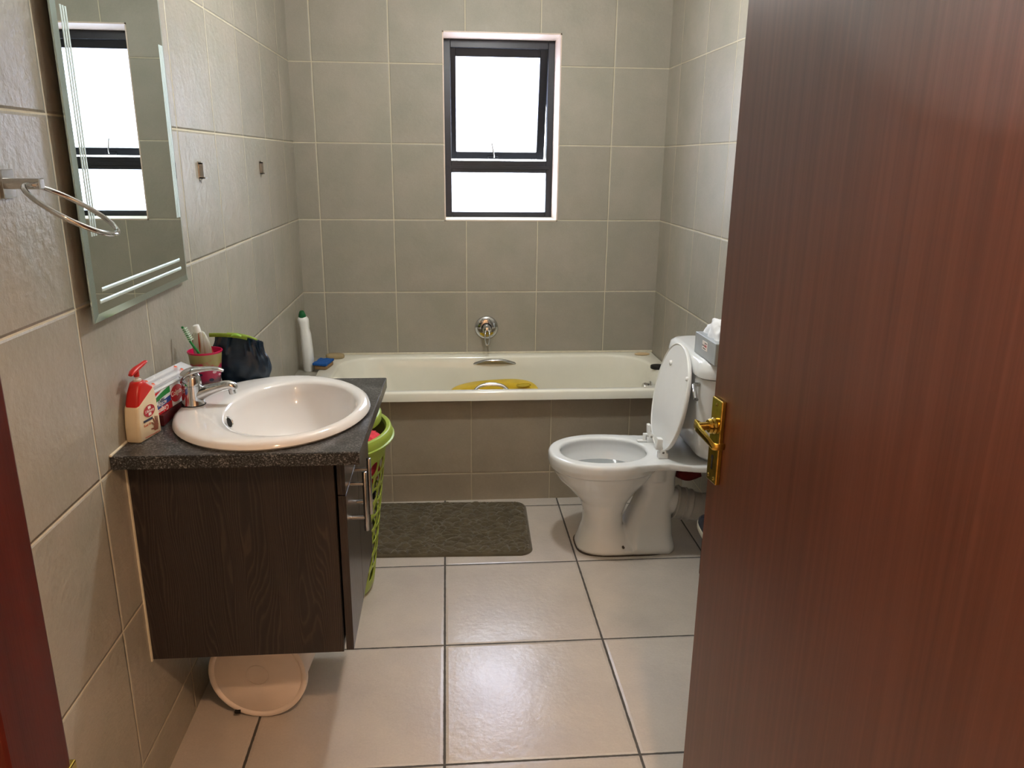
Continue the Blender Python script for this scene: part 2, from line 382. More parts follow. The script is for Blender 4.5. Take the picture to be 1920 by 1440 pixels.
# top-hung sash, pushed open a little at the bottom
sx0, sx1, sz0, sz1 = x0+fw-0.004, x1-fw+0.004, ztr+th/2-0.004, z1-fw*1.2+0.004
piv = Vector((0, yb0+0.03, sz1)); S = Matrix.Translation(piv) @ Matrix.Rotation(math.radians(12.5), 4, 'X') @ Matrix.Translation(-piv)
sy0, sy1 = yb0+0.022, yb0+0.052; sw = 0.040
bm = bmesh.new()
bbox(bm, (sx0, sy0, sz0), (sx0+sw*0.75, sy1, sz1), 0.002, 2, S); bbox(bm, (sx1-sw, sy0, sz0), (sx1, sy1, sz1), 0.002, 2, S)
bbox(bm, (sx0+sw*0.75, sy0+0.001, sz0), (sx1-sw, sy1, sz0+sw*0.9), 0.002, 2, S); bbox(bm, (sx0+sw*0.75, sy0+0.001, sz1-sw), (sx1-sw, sy1, sz1), 0.002, 2, S)
sash = frombm('sash', bm, m_alu, win)
po = boxo('upper_pane', (sx0+sw*0.7, sy0+0.012, sz0+sw-0.003), (sx1-sw+0.003, sy0+0.017, sz1-sw+0.003), m_pane_up, win, mtx=S)
hx = 0.952
st = loft('stay_handle', tube_rings(smoothpath([S @ Vector((hx+0.006, sy0-0.012, sz0+0.012)), S @ Vector((hx+0.002, sy0-0.020, sz0+0.035)), S @ Vector((hx-0.008, sy0-0.012, sz0+0.085))], 5), [(0.005, 0.003)]*11, 8), m_steel, win)
boxo('stay_bracket', (hx-0.026, sy0-0.010, sz0+0.004), (hx+0.026, sy0+0.001, sz0+0.016), m_alu, win, 0.001, 1, S)

# ------------------------------------------------------------ door leaf with brass handle
ang = math.radians(6.0); dd = Vector((math.sin(ang), -math.cos(ang), 0)); nn = Vector((-math.cos(ang), -math.sin(ang), 0)); FE = Vector((1.170, 1.260, 0))
DM = basis(FE, dd, (0, 0, 1)); # u = towards hinge, v = up, w = out of visible face?
if DM.col[2].to_3d().dot(nn) < 0: pass
def dp(u, v, o): return FE + dd*u + Vector((0, 0, v)) + nn*o
def dbox(bm, u0, u1, v0, v1, o0, o1, bev=0.0, seg=2):
    m = Matrix((dd, Vector((0, 0, 1)), nn)).transposed().to_4x4(); m.translation = FE
    bbox(bm, (u0, v0, o0), (u1, v1, o1), bev, seg, m)
door = bpy.data.objects.new('door_1', None); C.objects.link(door); door.location = FE + dd*0.800; door['kind'] = 'structure'
bm = bmesh.new(); dbox(bm, 0, 0.800, 0.008, 2.04, -0.04, 0, 0.0015, 1); frombm('door_leaf', bm, m_door, door)
bm = bmesh.new(); dbox(bm, 0.012, 0.050, 0.929, 1.081, 0.0, 0.009, 0.002); pl = frombm('handle_plate', bm, m_brass, door)
lathe('handle_rose', dp(0.031, 1.033, 0.008), nn, [(0, 0.0135), (0.004, 0.0145), (0.007, 0.012), (0.010, 0.0135), (0.014, 0.011)], m_brass, door, 20)
tube('handle_lever', [dp(0.031, 1.033, 0.014), dp(0.031, 1.033, 0.026), dp(0.031, 1.033, 0.040)], 0.0075, m_brass, door, 14)
rl = []
for u, v, o, hv, ho in ((0.015, 1.028, 0.026, 0.006, 0.0022), (0.015, 1.031, 0.036, 0.009, 0.0026), (0.019, 1.033, 0.041, 0.0095, 0.003), (0.031, 1.032, 0.042, 0.0095, 0.003), (0.050, 1.027, 0.040, 0.0085, 0.0026), (0.068, 1.021, 0.037, 0.0078, 0.0022), (0.082, 1.016, 0.035, 0.007, 0.002), (0.086, 1.015, 0.029, 0.006, 0.002), (0.086, 1.015, 0.016, 0.0055, 0.002)):
    rl.append([dp(u + ho*math.sin(a)*0.6, v + hv*math.cos(a), o + ho*math.sin(a)) for a in [2*PI*i/16 for i in range(16)]])
loft('handle_blade', rl, m_brass, door)
bm = bmesh.new(); dbox(bm, 0.0285, 0.0335, 0.953, 0.975, 0.0085, 0.0095); addto(bm, *loft_data(lathe_rings(dp(0.031, 0.975, 0.0085), nn, [(0, 0.0045), (0.001, 0.0045)], 16)))
frombm('keyhole', bm, m_dark, door)
for u, v in ((0.031, 1.071), (0.021, 0.939), (0.041, 0.939)): lathe('plate_screw', dp(u, v, 0.0085), nn, [(0, 0.004), (0.0015, 0.003), (0.002, 0.001)], m_brass, door, 12)
for v in (0.25, 1.8): tube('door_hinge', [dp(0.806, v, 0.004), dp(0.806, v+0.1, 0.004)], 0.006, m_brass, door, 10)

# ------------------------------------------------------------ ceiling lamps (where the light comes from)
def ceiling_light(loc, label):
    t = thing('ceiling_light', label, 'lamp', (loc[0], loc[1], ZC))
    lathe('lamp_base', (loc[0], loc[1], ZC), (0, 0, -1), [(0, 0.05), (0.02, 0.05), (0.035, 0.004), (ZC-loc[2]-0.12, 0.004), (ZC-loc[2]-0.115, 0.018), (ZC-loc[2]-0.065, 0.020)], m_plast, t)
ceiling_light(CEIL_LAMP, 'pendant light hanging over the middle of the bathroom')
ceiling_light(HALL_LAMP, 'bare-bulb ceiling fitting outside the bathroom door')

# ------------------------------------------------------------ bath, tiled panel and ledge
BX0, BX1, BY0, BZ = 0.100, W-0.003, 3.160, 0.520
quadbox('trim_bath_panel', (0.0, 3.2036, 0.0), (W, 3.235, 0.486), m_tile_bath)
quadbox('trim_bath_ledge', (0.0, 3.1800, 0.486), (BX0+0.004, D, 0.506), m_tile_ledge)
bath = thing('bathtub', 'white built-in bath with tiled front panel under the window', 'bathtub', (0.93, 3.5, 0))
cx, cy = (BX0+BX1)/2, (BY0+D-0.003)/2; hxo, hyo = (BX1-BX0)/2, (D-0.003-BY0)/2
icx, icy, ihx, ihy = 0.935, 3.497, 0.750, 0.293
R = []
R.append(rrect(cx, cy, BZ-0.040, hxo-0.018, hyo-0.010, 0.010)); R.append(rrect(cx, cy, BZ-0.040, hxo, hyo, 0.014))
R.append(rrect(cx, cy, BZ-0.008, hxo, hyo, 0.016)); R.append(rrect(cx, cy, BZ-0.002, hxo-0.003, hyo-0.003, 0.016)); R.append(rrect(cx, cy, BZ, hxo-0.008, hyo-0.008, 0.016))
R.append(rrect(icx, icy, BZ, ihx+0.012, ihy+0.008, 0.19)); R.append(rrect(icx, icy, BZ-0.003, ihx+0.004, ihy+0.003, 0.185)); R.append(rrect(icx, icy, BZ-0.012, ihx-0.002, ihy-0.003, 0.18))
for z, dl, dr, dy, rad in ((0.46, 0.03, 0.010, 0.010, 0.175), (0.38, 0.085, 0.024, 0.022, 0.17), (0.30, 0.15, 0.040, 0.034, 0.165), (0.22, 0.22, 0.058, 0.048, 0.16), (0.165, 0.27, 0.080, 0.066, 0.15), (0.140, 0.31, 0.115, 0.10, 0.13), (0.132, 0.40, 0.20, 0.17, 0.08)):
    xa, xb = icx-ihx+dl, icx+ihx-dr; R.append(rrect((xa+xb)/2, icy, z, (xb-xa)/2, ihy-dy, rad))
vs_, fs_ = loft_data(R, False, True); mesh('tub', vs_, fs_, m_bath, bath, True)
boxo('caulk_line', (0.10, D-0.010, BZ-0.004), (W, D-0.001, BZ+0.007), m_caulk, bath, 0.003)
boxo('panel_caulk_line', (0.10, 3.1960, 0.475), (W, 3.2050, 0.4845), m_caulk, bath, 0.002)
def grip(y, z, sgn, xs, arch):
    a, b = xs; mid = (a+b)/2; pts = [(a, y, z-0.014), (a+0.012, y-sgn*0.004, z-0.008), (mid-0.05, y-sgn*0.020, z+arch*0.7), (mid, y-sgn*0.024, z+arch), (mid+0.05, y-sgn*0.020, z+arch*0.7), (b-0.012, y-sgn*0.004, z-0.008), (b, y, z-0.014)]
    tube('grip_handle', pts, [(0.004, 0.004), (0.007, 0.005), (0.008, 0.005), (0.009, 0.005), (0.008, 0.005), (0.007, 0.005), (0.004, 0.004)], m_chrome, bath, 12)
grip(3.787, 0.492, 1, (0.832, 1.048), 0.010)
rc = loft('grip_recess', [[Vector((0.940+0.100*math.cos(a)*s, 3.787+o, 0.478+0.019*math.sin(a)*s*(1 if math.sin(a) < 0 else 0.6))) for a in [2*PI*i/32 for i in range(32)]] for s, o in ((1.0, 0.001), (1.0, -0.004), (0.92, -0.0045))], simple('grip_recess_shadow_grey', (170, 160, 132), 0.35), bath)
grip(3.219, 0.505, -1, (0.800, 0.985), 0.024)
# overflow knob on the foot end
lathe('overflow_knob', (1.664, 3.470, 0.430), (-0.99, 0, 0.13), [(0.0, 0.036), (0.006, 0.038), (0.010, 0.034), (0.012, 0.026), (0.030, 0.027), (0.038, 0.024), (0.040, 0.0)], m_chrome, bath, 24)
# wall mixer
tap = thing('wall_mixer_tap', 'round chrome bath tap with hanging loop lever on the window wall', 'tap', (0.902, D, 0.652))
TC = Vector((0.902, D, 0.652)); F_ = Vector((0, -1, 0))
lathe('flange', TC, F_, [(0, 0.060), (0.004, 0.060), (0.010, 0.054), (0.014, 0.040), (0.016, 0.028)], m_chrome, tap, 40)
lathe('tap_body', TC, F_, [(0.014, 0.024), (0.050, 0.023), (0.075, 0.022), (0.086, 0.017), (0.090, 0.0)], m_chrome, tap, 28)
lathe('gasket', TC, F_, [(0.0155, 0.027), (0.018, 0.027), (0.0181, 0.0235)], m_black, tap, 28)
o = loft('lever', tube_rings(smoothpath([TC+Vector((-0.004, -0.078, 0.014)), TC+Vector((-0.010, -0.096, -0.010)), TC+Vector((-0.012, -0.110, -0.040)), TC+Vector((-0.006, -0.118, -0.062)), TC+Vector((0.003, -0.118, -0.062)), TC+Vector((0.010, -0.110, -0.040)), TC+Vector((0.010, -0.096, -0.010)), TC+Vector((0.004, -0.078, 0.014))], 5), 0.0036, 8), m_chrome, tap)

# ------------------------------------------------------------ things on the bath rim and ledge
bt = thing('cleaner_bottle', 'tall white cleaner bottle with green cap at the left end of the bath', 'bottle', (0.052, 3.600, 0.506))
rb = []
for z, dx, hx_, hy_, ox in ((0.506, 0, 0.021, 0.030, 0), (0.512, 0, 0.0245, 0.034, 0), (0.60, 0, 0.0245, 0.034, -0.002), (0.68, 0, 0.0235, 0.032, -0.006), (0.706, 0, 0.0205, 0.027, -0.009), (0.712, 0, 0.021, 0.027, -0.009), (0.740, 0, 0.0235, 0.028, -0.012), (0.752, 0, 0.0245, 0.026, -0.014), (0.760, 0, 0.0205, 0.021, -0.015), (0.766, 0, 0.016, 0.016, -0.016)):
    rb.append(ell(0.052+ox, 3.600 - 0.0, z, hx_, hy_, 28, 2.6))
loft('bottle_body', rb, m_plast, bt)
capc = Vector((0.036, 3.597, 0.764)); ca = Vector((0.0, -0.25, 1)).normalized()
loft('green_cap', lathe_rings(capc - ca*0.010, ca, [(0, 0.0175), (0.010, 0.0178), (0.020, 0.0165), (0.034, 0.0115), (0.038, 0.009), (0.039, 0.0)], 24), simple('green_cap_plastic', (10, 96, 52), 0.4), bt)
sp_ = thing('dish_sponge', 'blue-topped brown sponge beside the cleaner bottle', 'sponge', (0.125, 3.600, 0.506))
spm = Matrix.Translation((0.122, 3.600, 0.0)) @ Matrix.Rotation(math.radians(-12), 4, 'Z')
bm = bmesh.new(); bbox(bm, (-0.030, -0.052, 0.5208), (0.030, 0.046, 0.541), 0.006, 3, spm); frombm('sponge_foam', bm, simple('brown_foam', (150, 120, 84), 0.9, var=0.12, scale=180, bump=0.5, bscale=400), sp_, True)
bm = bmesh.new(); bbox(bm, (-0.036, -0.058, 0.5405), (0.033, 0.050, 0.553), 0.004, 2, spm); bmesh.ops.subdivide_edges(bm, edges=bm.edges, cuts=3, use_grid_fill=True)
s2 = frombm('scouring_cloth', bm, simple('blue_scourer', (14, 84, 160), 0.85, var=0.2, scale=150, bump=0.6, bscale=300), sp_); crumple(s2, 0.003, 60)
m_soap = simple('tan_soap', (170, 150, 112), 0.55, var=0.06, scale=60)
so = loft('soap_bar', [ell(0.150, 3.772, z, a*0.046, a*0.024, 28, 2.6) for z, a in ((0.5205, 0.80), (0.524, 0.97), (0.532, 1.0), (0.540, 0.94), (0.544, 0.72))], m_soap); tag(so, 'tan soap bar behind the blue sponge', 'soap')
so = loft('soap_sliver', [ell(1.694, 3.776, z, a*0.040, a*0.018, 24, 2.0) for z, a in ((0.5205, 0.8), (0.524, 1.0), (0.528, 0.95), (0.531, 0.6))], simple('peach_soap', (206, 180, 140), 0.5, var=0.05, scale=50)); tag(so, 'thin worn peach soap in the far right corner of the bath', 'soap')
so = loft('bath_plug', [ell(1.705, 3.508, z, a*0.037, a*0.030, 28) for z, a in ((0.5205, 0.96), (0.523, 1.0), (0.532, 1.0), (0.535, 0.96), (0.5352, 0.82))], m_black); tag(so, 'small round black rubber plug on the right end of the bath rim', 'plug')
so = thing('red_bottle', 'red capped item lying on the bath rim, mostly behind the toilet seat lid', 'bottle', (1.735, 3.42, 0.52))
lathe('red_cap', (1.706, 3.436, 0.537), (0.9, -0.3, 0), [(0, 0.0), (0.001, 0.014), (0.003, 0.0165), (0.022, 0.0165)], simple('red_plastic', (176, 24, 30), 0.35, var=0.1, scale=60), so, 20)
# yellow plastic baby bath lying in the tub
yb = thing('baby_bath', 'yellow plastic baby bath lying inside the white bath', 'baby bath', (0.93, 3.47, 0.14))
m_yel = simple('yellow_plastic', (222, 190, 52), 0.35, var=0.04, scale=20)
tilt = Matrix.Translation((0.925, 3.49, 0.30)) @ Matrix.Rotation(math.radians(8), 4, 'X') @ Matrix.Rotation(math.radians(-4), 4, 'Y') @ Matrix.Translation((-0.925, -3.49, -0.30))
ry = []
for z, hx_, hy_, p in ((0.385, 0.210, 0.190, 3), (0.400, 0.218, 0.198, 3), (0.404, 0.211, 0.190, 3), (0.402, 0.192, 0.150, 2.6), (0.388, 0.182, 0.140, 2.6), (0.28, 0.16, 0.120, 2.6), (0.215, 0.13, 0.095, 2.6), (0.205, 0.08, 0.06, 2.4)):
    ry.append([tilt @ v for v in ell(0.925, 3.49, z, hx_, hy_, 40, p)])
for z, hx_, hy_, p in ((0.195, 0.10, 0.08, 2.4), (0.205, 0.145, 0.105, 2.6), (0.27, 0.172, 0.13, 2.6), (0.383, 0.196, 0.155, 2.6)):
    ry.insert(0, [tilt @ v for v in ell(0.925, 3.49, z, hx_, hy_, 40, p)]) if False else None
o = loft('tub_shell', ry, m_yel, yb, False, True)
md = o.modifiers.new('wall', 'SOLIDIFY'); md.thickness = 0.003
o = loft('soap_dish', [[tilt @ v for v in ell(1.075, 3.585, z, a*0.036, a*0.020, 24)] for z, a in ((0.405, 1.0), (0.4065, 1.0), (0.4068, 0.9), (0.404, 0.85))], simple('dark_yellow_plastic', (186, 160, 34), 0.4), yb)

# ------------------------------------------------------------ bath mat
def bath_mat():
    nx, ny = 260, 170; hx_, hy_, rad = 0.40, 0.240, 0.055; vs, fs, keep = [], [], {}
    Mx = Matrix.Translation((0.634, 2.930, 0)) @ Matrix.Rotation(math.radians(-1.9), 4, 'Z')
    def inside(x, y):
        dx, dy = max(abs(x)-(hx_-rad), 0), max(abs(y)-(hy_-rad), 0); return rad - math.hypot(dx, dy) if (dx > 0 or dy > 0) else min(hx_-abs(x), hy_-abs(y))
    for j in range(ny+1):
        for i in range(nx+1):
            u, v = i/nx*2-1, j/ny*2-1; x, y = u*hx_, v*hy_
            dx, dy = abs(x)-(hx_-rad), abs(y)-(hy_-rad)
            if dx > 0 and dy > 0:
                r = math.hypot(dx, dy); m = max(dx, dy)/rad; q = m*rad/r
                x = math.copysign(hx_-rad+dx*q, x); y = math.copysign(hy_-rad+dy*q, y)
            dist = inside(x, y)
            d1 = noise.voronoi(Vector((x*26+noise.noise(Vector((x*9, y*9, 3)))*0.7, y*30, 0)))[0]
            peb = min((d1[1]-d1[0])*1.9, 1.0)
            h = 0.006 + 0.013*(peb**0.5)*min(1, max(0, (dist-0.010)/0.008)) + 0.0018*noise.noise(Vector((x*120, y*120, 0))) + 0.004*noise.noise(Vector((x*14, y*14, 5)))
            if dist < 0.010: h = 0.004 + 0.007*math.sin(PI*min(1, dist/0.010)*0.5)
            if dist < 1e-4: h = 0.0005
            vs.append(Mx @ Vector((x, y, h)))
    for j in range(ny):
        for i in range(nx):
            a = j*(nx+1)+i; fs.append((a, a+1, a+nx+2, a+nx+1))
    fs.append(tuple([i for i in range(nx, -1, -1)] + [j*(nx+1) for j in range(1, ny+1)] + [ny*(nx+1)+i for i in range(1, nx+1)] + [j*(nx+1)+nx for j in range(ny-1, 0, -1)]))
    t = NT('olive_plush'); t.set(Base_Color=t.ramp(t.noise(t.coord(), 16, 4), [(0.3, lin((70, 62, 45))), (0.7, lin((88, 80, 60)))]), Roughness=0.95, Sheen_Weight=0.3)
    t.bump(t.noise(t.coord(), 420, 3), 0.5, 0.002)
    me = bpy.data.meshes.new('bath_mat'); me.from_pydata([tuple(v) for v in vs], [], fs); me.update()
    o = link('bath_mat', me, t.m, None, True); tag(o, 'olive brown pebble-textured bath mat on the floor in front of the bath', 'bath mat')
bath_mat()

# ------------------------------------------------------------ vanity: cabinet, worktop, basin, tap
ZT, ZU = 0.866, 0.837                       # worktop top and underside
CY0, CY1, CX1, CZ0 = 1.642, 2.135, 0.448, 0.326
cab = thing('vanity_cabinet', 'dark wood wall-hung vanity cabinet under the basin', 'cabinet', (0.23, 1.89, CZ0))
bm = bmesh.new()
bbox(bm, (0.001, CY0, CZ0), (CX1, CY0+0.016, ZU), 0.0007, 1); bbox(bm, (0.001, CY1-0.016, CZ0), (CX1, CY1, ZU), 0.0007, 1)
bbox(bm, (0.012, CY0+0.016, CZ0+0.0008), (CX1-0.001, CY1-0.016, CZ0+0.016)); bbox(bm, (0.001, CY0+0.016, CZ0+0.0008), (0.012, CY1-0.016, ZU))
frombm('cabinet_body', bm, m_wenge, cab)
boxo('cabinet_back_rail', (0.012, CY0+0.016, 0.44), (0.02, CY1-0.016, 0.46), m_wenge, cab)
boxo('wall_caulk_line', (0.0, CY0-0.006, CZ0-0.002), (0.003, CY0+0.002, ZU), m_caulk, cab)
DX0, DX1 = 0.454, 0.472; YS = 1.868
boxo('false_front', (DX0, CY0, 0.736), (DX1, CY1, ZU-0.004), m_wenge_door, cab, 0.001)
cdoors = []
for nm, a, b in (('cabinet_door', CY0, YS-0.0015), ('cabinet_door', YS+0.0015, CY1)):
    d_ = boxo(nm, (DX0, a, CZ0+0.004), (DX1, b, 0.733), m_wenge_door, cab, 0.001); cdoors.append(d_)
def bar_handle(y, z0_, z1_, par):
    xh = 0.506
    bm = bmesh.new()
    addto(bm, *loft_data(lathe_rings((xh, y, z0_), (0, 0, 1), [(0, 0.0050), (0.0008, 0.0058), (z1_-z0_-0.0008, 0.0058), (z1_-z0_, 0.0050)], 20)))
    for z in (z0_+0.034, z1_-0.030): addto(bm, *loft_data(lathe_rings((DX1, y, z), (1, 0, 0), [(0, 0.0046), (xh-DX1, 0.0046)], 14)))
    frombm('bar_handle', bm, m_steel, par, True)
bar_handle(1.725, 0.605, 0.757, cdoors[0]); bar_handle(1.826, 0.600, 0.752, cdoors[1])

# worktop with an oval cut-out for the basin
SCX, SCY, SHX, SHY = 0.281, 1.858, 0.230, 0.278
wt = thing('countertop', 'speckled dark grey worktop holding the oval basin', 'countertop', (0.26, 1.86, ZU))
TX, TXf, TY0, TY1 = 0.515, 0.530, 1.572, 2.163
n = 96; angs = sorted([2*PI*i/n for i in range(n)] + [math.atan2(y-SCY, x-SCX) % (2*PI) for x, y in ((TX, TY0), (TXf, TY1), (0.001, TY0), (0.001, TY1))])
def on_rect(a, ins):
    d = Vector((math.cos(a), math.sin(a))); best = 1e9
    P = [Vector(p) for p in ((TX-ins, TY0+ins), (TXf-ins, TY1-ins), (0.001, TY1-ins), (0.001, TY0+ins))]
    for i in range(4):
        p, q = P[i], P[(i+1) % 4]; e_ = q-p; den = d.x*e_.y - d.y*e_.x
        if abs(den) < 1e-9: continue
        r = p - Vector((SCX, SCY)); t = (r.x*e_.y - r.y*e_.x)/den; s = (r.x*d.y - r.y*d.x)/den
        if t > 0 and -1e-6 <= s <= 1+1e-6: best = min(best, t)
    return Vector((SCX + d.x*best, SCY + d.y*best))
def on_ell(a): return Vector((SCX + (SHX-0.018)*math.cos(a), SCY + (SHY-0.018)*math.sin(a)))
rr = []
for z, f, ins in ((ZU, on_ell, 0), (ZT, on_ell, 0), (ZT, on_rect, 0.0022), (ZT-0.0022, on_rect, 0), (ZU, on_rect, 0), (ZU, on_ell, 0)):
    rr.append([Vector((*(f(a, ins) if f is on_rect else f(a)), z)) for a in angs])
vs_, fs_ = loft_data(rr, False, False); mesh('worktop', vs_, fs_, m_granite, wt)
boxo('wall_caulk_line', (0.0, TY0, ZT-0.001), (0.005, TY1, ZT+0.004), m_caulk, wt, 0.0015)

basin = thing('basin', 'oval cream drop-in wash basin in the dark worktop', 'basin', (SCX, SCY, ZT))
BCX, BCY, BHX, BHY = 0.324, 1.846, 0.153, 0.212
B = [ell(SCX, SCY, ZT-0.004, SHX-0.020, SHY-0.020, 72), ell(SCX, SCY, ZT+0.001, SHX-0.004, SHY-0.004, 72), ell(SCX, SCY, ZT+0.006, SHX, SHY, 72), ell(SCX, SCY, ZT+0.015, SHX-0.003, SHY-0.003, 72), ell(SCX, SCY, ZT+0.0205, SHX-0.012, SHY-0.012, 72),
     ell(SCX+0.003, SCY, ZT+0.0225, SHX-0.022, SHY-0.024, 72), ell((SCX+BCX*3)/4, (SCY+BCY*3)/4, ZT+0.0220, BHX+0.020, BHY+0.018, 72), ell(BCX, BCY, ZT+0.0200, BHX+0.006, BHY+0.006, 72), ell(BCX, BCY, ZT+0.013, BHX-0.001, BHY-0.001, 72)]
for z, a, dx in ((-0.008, 0.975, 0), (-0.040, 0.91, 0), (-0.075, 0.80, 0.0), (-0.105, 0.66, 0), (-0.122, 0.48, 0), (-0.129, 0.28, 0), (-0.131, 0.12, 0)):
    B.append(ell(BCX+dx, BCY, ZT+z, BHX*a, BHY*a, 72))
vs_, fs_ = loft_data(B, False, True); mesh('bowl', vs_, fs_, m_basin, basin, True)
UB = [ell(SCX, SCY, ZT-0.002, SHX-0.026, SHY-0.026, 48), ell(BCX, BCY, ZT-0.025, BHX*0.985, BHY*0.945, 48), ell(BCX, BCY, ZT-0.042, BHX*0.95, BHY*0.915, 48), ell(BCX, BCY, ZT-0.08, BHX*0.92, BHY*0.92, 48), ell(BCX, BCY, ZT-0.125, BHX*0.7, BHY*0.7, 48), ell(BCX, BCY, ZT-0.142, BHX*0.4, BHY*0.4, 48)]
loft('bowl_underside', UB, m_basin, basin, False, True)
oc = Vector((BCX-BHX*0.955+0.0005, 1.812, ZT-0.010)); oa = Vector((1, -0.28, 0.42)).normalized()
loft('overflow_hole', lathe_rings(oc, oa, [(-0.004, 0.0150), (0.003, 0.0150), (0.0045, 0.0130), (0.003, 0.0112), (0.0015, 0.0110)], 24), m_chrome, basin, True, False)
loft('overflow_opening', lathe_rings(oc+oa*0.0012, oa, [(0, 0.0114), (0.001, 0.0114)], 24), m_dark, basin)
lathe('drain', (BCX, BCY, ZT-0.131), (0, 0, 1), [(0, 0.020), (0.002, 0.020), (0.003, 0.016), (0.0032, 0)], m_chrome, basin, 24)

fau = thing('basin_mixer', 'chrome single-lever mixer tap standing on the basin deck', 'tap', (0.085, 1.862, ZT+0.022))
fx, fy, fz = 0.086, 1.862, ZT+0.0215
bm = bmesh.new(); addto(bm, *loft_data(lathe_rings((fx, fy, fz-0.002), (0, 0, 1), [(0, 0.0285), (0.003, 0.0288), (0.005, 0.027)], 36)))
frombm('base_gasket', bm, m_black, fau, True)
fb = [ell(fx+ox, fy, fz+z, a, b, 32) for z, a, b, ox in ((0.002, 0.0275, 0.0265, 0), (0.005, 0.0265, 0.0255, 0), (0.020, 0.0250, 0.0240, 0), (0.040, 0.0240, 0.0232, 0.0), (0.050, 0.0238, 0.0230, 0), (0.0505, 0.0222, 0.0215, 0), (0.052, 0.0222, 0.0215, 0), (0.0525, 0.0238, 0.0230, 0), (0.062, 0.0228, 0.0222, 0.001), (0.072, 0.0195, 0.0195, 0.002), (0.079, 0.0135, 0.0135, 0.004), (0.082, 0.006, 0.006, 0.005))]
loft('tap_body', fb, m_chrome, fau)
tube('spout', [(fx+0.000, fy, fz+0.020), (fx+0.028, fy+0.002, fz+0.032), (fx+0.060, fy+0.004, fz+0.042), (fx+0.082, fy+0.005, fz+0.047), (fx+0.094, fy+0.006, fz+0.044), (fx+0.098, fy+0.006, fz+0.036)], [(0.023, 0.021), (0.0180, 0.0165), (0.0145, 0.0130), (0.0130, 0.0120), (0.0120, 0.0115), (0.0100, 0.0095)], m_chrome, fau, 20, (0, 1, 0))
lathe('aerator', (fx+0.092, fy+0.006, fz+0.038), (0.15, 0, -1), [(0, 0.0092), (0.013, 0.0092), (0.0135, 0.0070)], m_chrome, fau, 20)
tube('tap_lever', [(fx-0.020, fy, fz+0.055), (fx-0.014, fy, fz+0.074), (fx+0.006, fy, fz+0.085), (fx+0.030, fy+0.001, fz+0.089), (fx+0.052, fy+0.002, fz+0.090), (fx+0.068, fy+0.002, fz+0.088), (fx+0.078, fy+0.002, fz+0.084)], [(0.010, 0.006), (0.0190, 0.012), (0.0195, 0.0100), (0.0140, 0.0060), (0.0105, 0.0048), (0.0095, 0.0050), (0.006, 0.003)], m_chrome, fau, 18, (0, 1, 0))

# ------------------------------------------------------------ things on the worktop
# hand soap pump bottle
SB = Matrix.Translation((0.0275, 1.694, ZT)) @ Matrix.Rotation(math.radians(-12), 4, 'Z')
soap = thing('hand_soap_bottle', 'cream hand soap bottle with red pump top beside the basin', 'soap bottle', (0.034, 1.702, ZT))
m_cream = simple('cream_plastic', (226, 212, 180), 0.4, var=0.02, scale=20); m_red = simple('red_pump_plastic', (196, 28, 20), 0.32, var=0.05, scale=30); m_lred = simple('label_red', (176, 26, 40), 0.45)
def srect(z, hx_, hy_, rad, oy=0.0, tiltz=0.0):
    r = rrect(0, oy, z, hx_, hy_, rad, 5)
    return [SB @ Vector((v.x, v.y, v.z + tiltz*(v.y-oy)/hy_)) for v in r]
loft('bottle_body', [srect(0.0, 0.0155, 0.040, 0.006), srect(0.003, 0.0180, 0.0425, 0.007), srect(0.040, 0.0180, 0.0410, 0.007), srect(0.085, 0.0172, 0.0365, 0.007, 0, 0.010), srect(0.0945, 0.0165, 0.0345, 0.007, 0, 0.016), srect(0.0955, 0.012, 0.030, 0.006, 0, 0.016)], m_cream, soap)
loft('red_collar', [srect(0.0860, 0.0160, 0.0335, 0.007, 0, 0.014), srect(0.098, 0.0160, 0.0330, 0.008, 0, 0.013), srect(0.112, 0.0150, 0.0260, 0.010, 0, 0.004), srect(0.121, 0.0145, 0.0190, 0.012), srect(0.128, 0.0140, 0.0160, 0.0139), srect(0.130, 0.011, 0.012, 0.0109)], m_red, soap)
loft('pump_neck', [srect(0.129, 0.0085, 0.0085, 0.0084), srect(0.134, 0.0085, 0.0085, 0.0084), srect(0.1345, 0.0040, 0.0040, 0.0039), srect(0.146, 0.0040, 0.0040, 0.0039)], simple('clear_neck', (220, 214, 206), 0.3), soap)
pm = [SB @ Vector(p) for p in ((0.0, 0.0, 0.140), (0.0, 0.0, 0.153))]
bm = bmesh.new(); addto(bm, *loft_data(tube_rings(pm, 0.0060, 14)))
addto(bm, *loft_data(tube_rings([SB @ Vector(p) for p in ((0.002, -0.024, 0.149), (0.001, -0.015, 0.153), (0, 0, 0.157), (0, 0.018, 0.160), (0, 0.036, 0.164), (0, 0.040, 0.164))], [(0.005, 0.003), (0.0075, 0.0050), (0.0080, 0.0052), (0.0065, 0.0045), (0.0050, 0.0040), (0.004, 0.003)], 14, (1, 0, 0))))
frombm('pump_head', bm, m_red, soap, True)
def sm(y, z): # point on the label face (faces +x in bottle space)
    return SB @ Vector((0.0186, y, z))
LU, LV = (SB.to_3x3() @ Vector((0, 1, 0))), Vector((0, 0, 1))
def disc(name, c, ru, rv, u, v, nrm, mat, parent, th=0.0004, n=36, rot=0):
    u, v, nrm = Vector(u), Vector(v), Vector(nrm); rr_ = []
    for t in (0, th): rr_.append([Vector(c) + nrm*t + u*(ru*math.cos(2*PI*i/n)) + v*(rv*math.sin(2*PI*i/n)) for i in range(n)])
    return loft(name, rr_, mat, parent, True, True, False)
LN = SB.to_3x3() @ Vector((1, 0, 0))
disc('logo_oval', sm(0.002, 0.062), 0.0205, 0.0135, LU, LV, LN, m_lred, soap)
m_lwhite = simple('label_white', (236, 228, 222), 0.5); m_lblue = simple('label_navy', (40, 48, 74), 0.5)
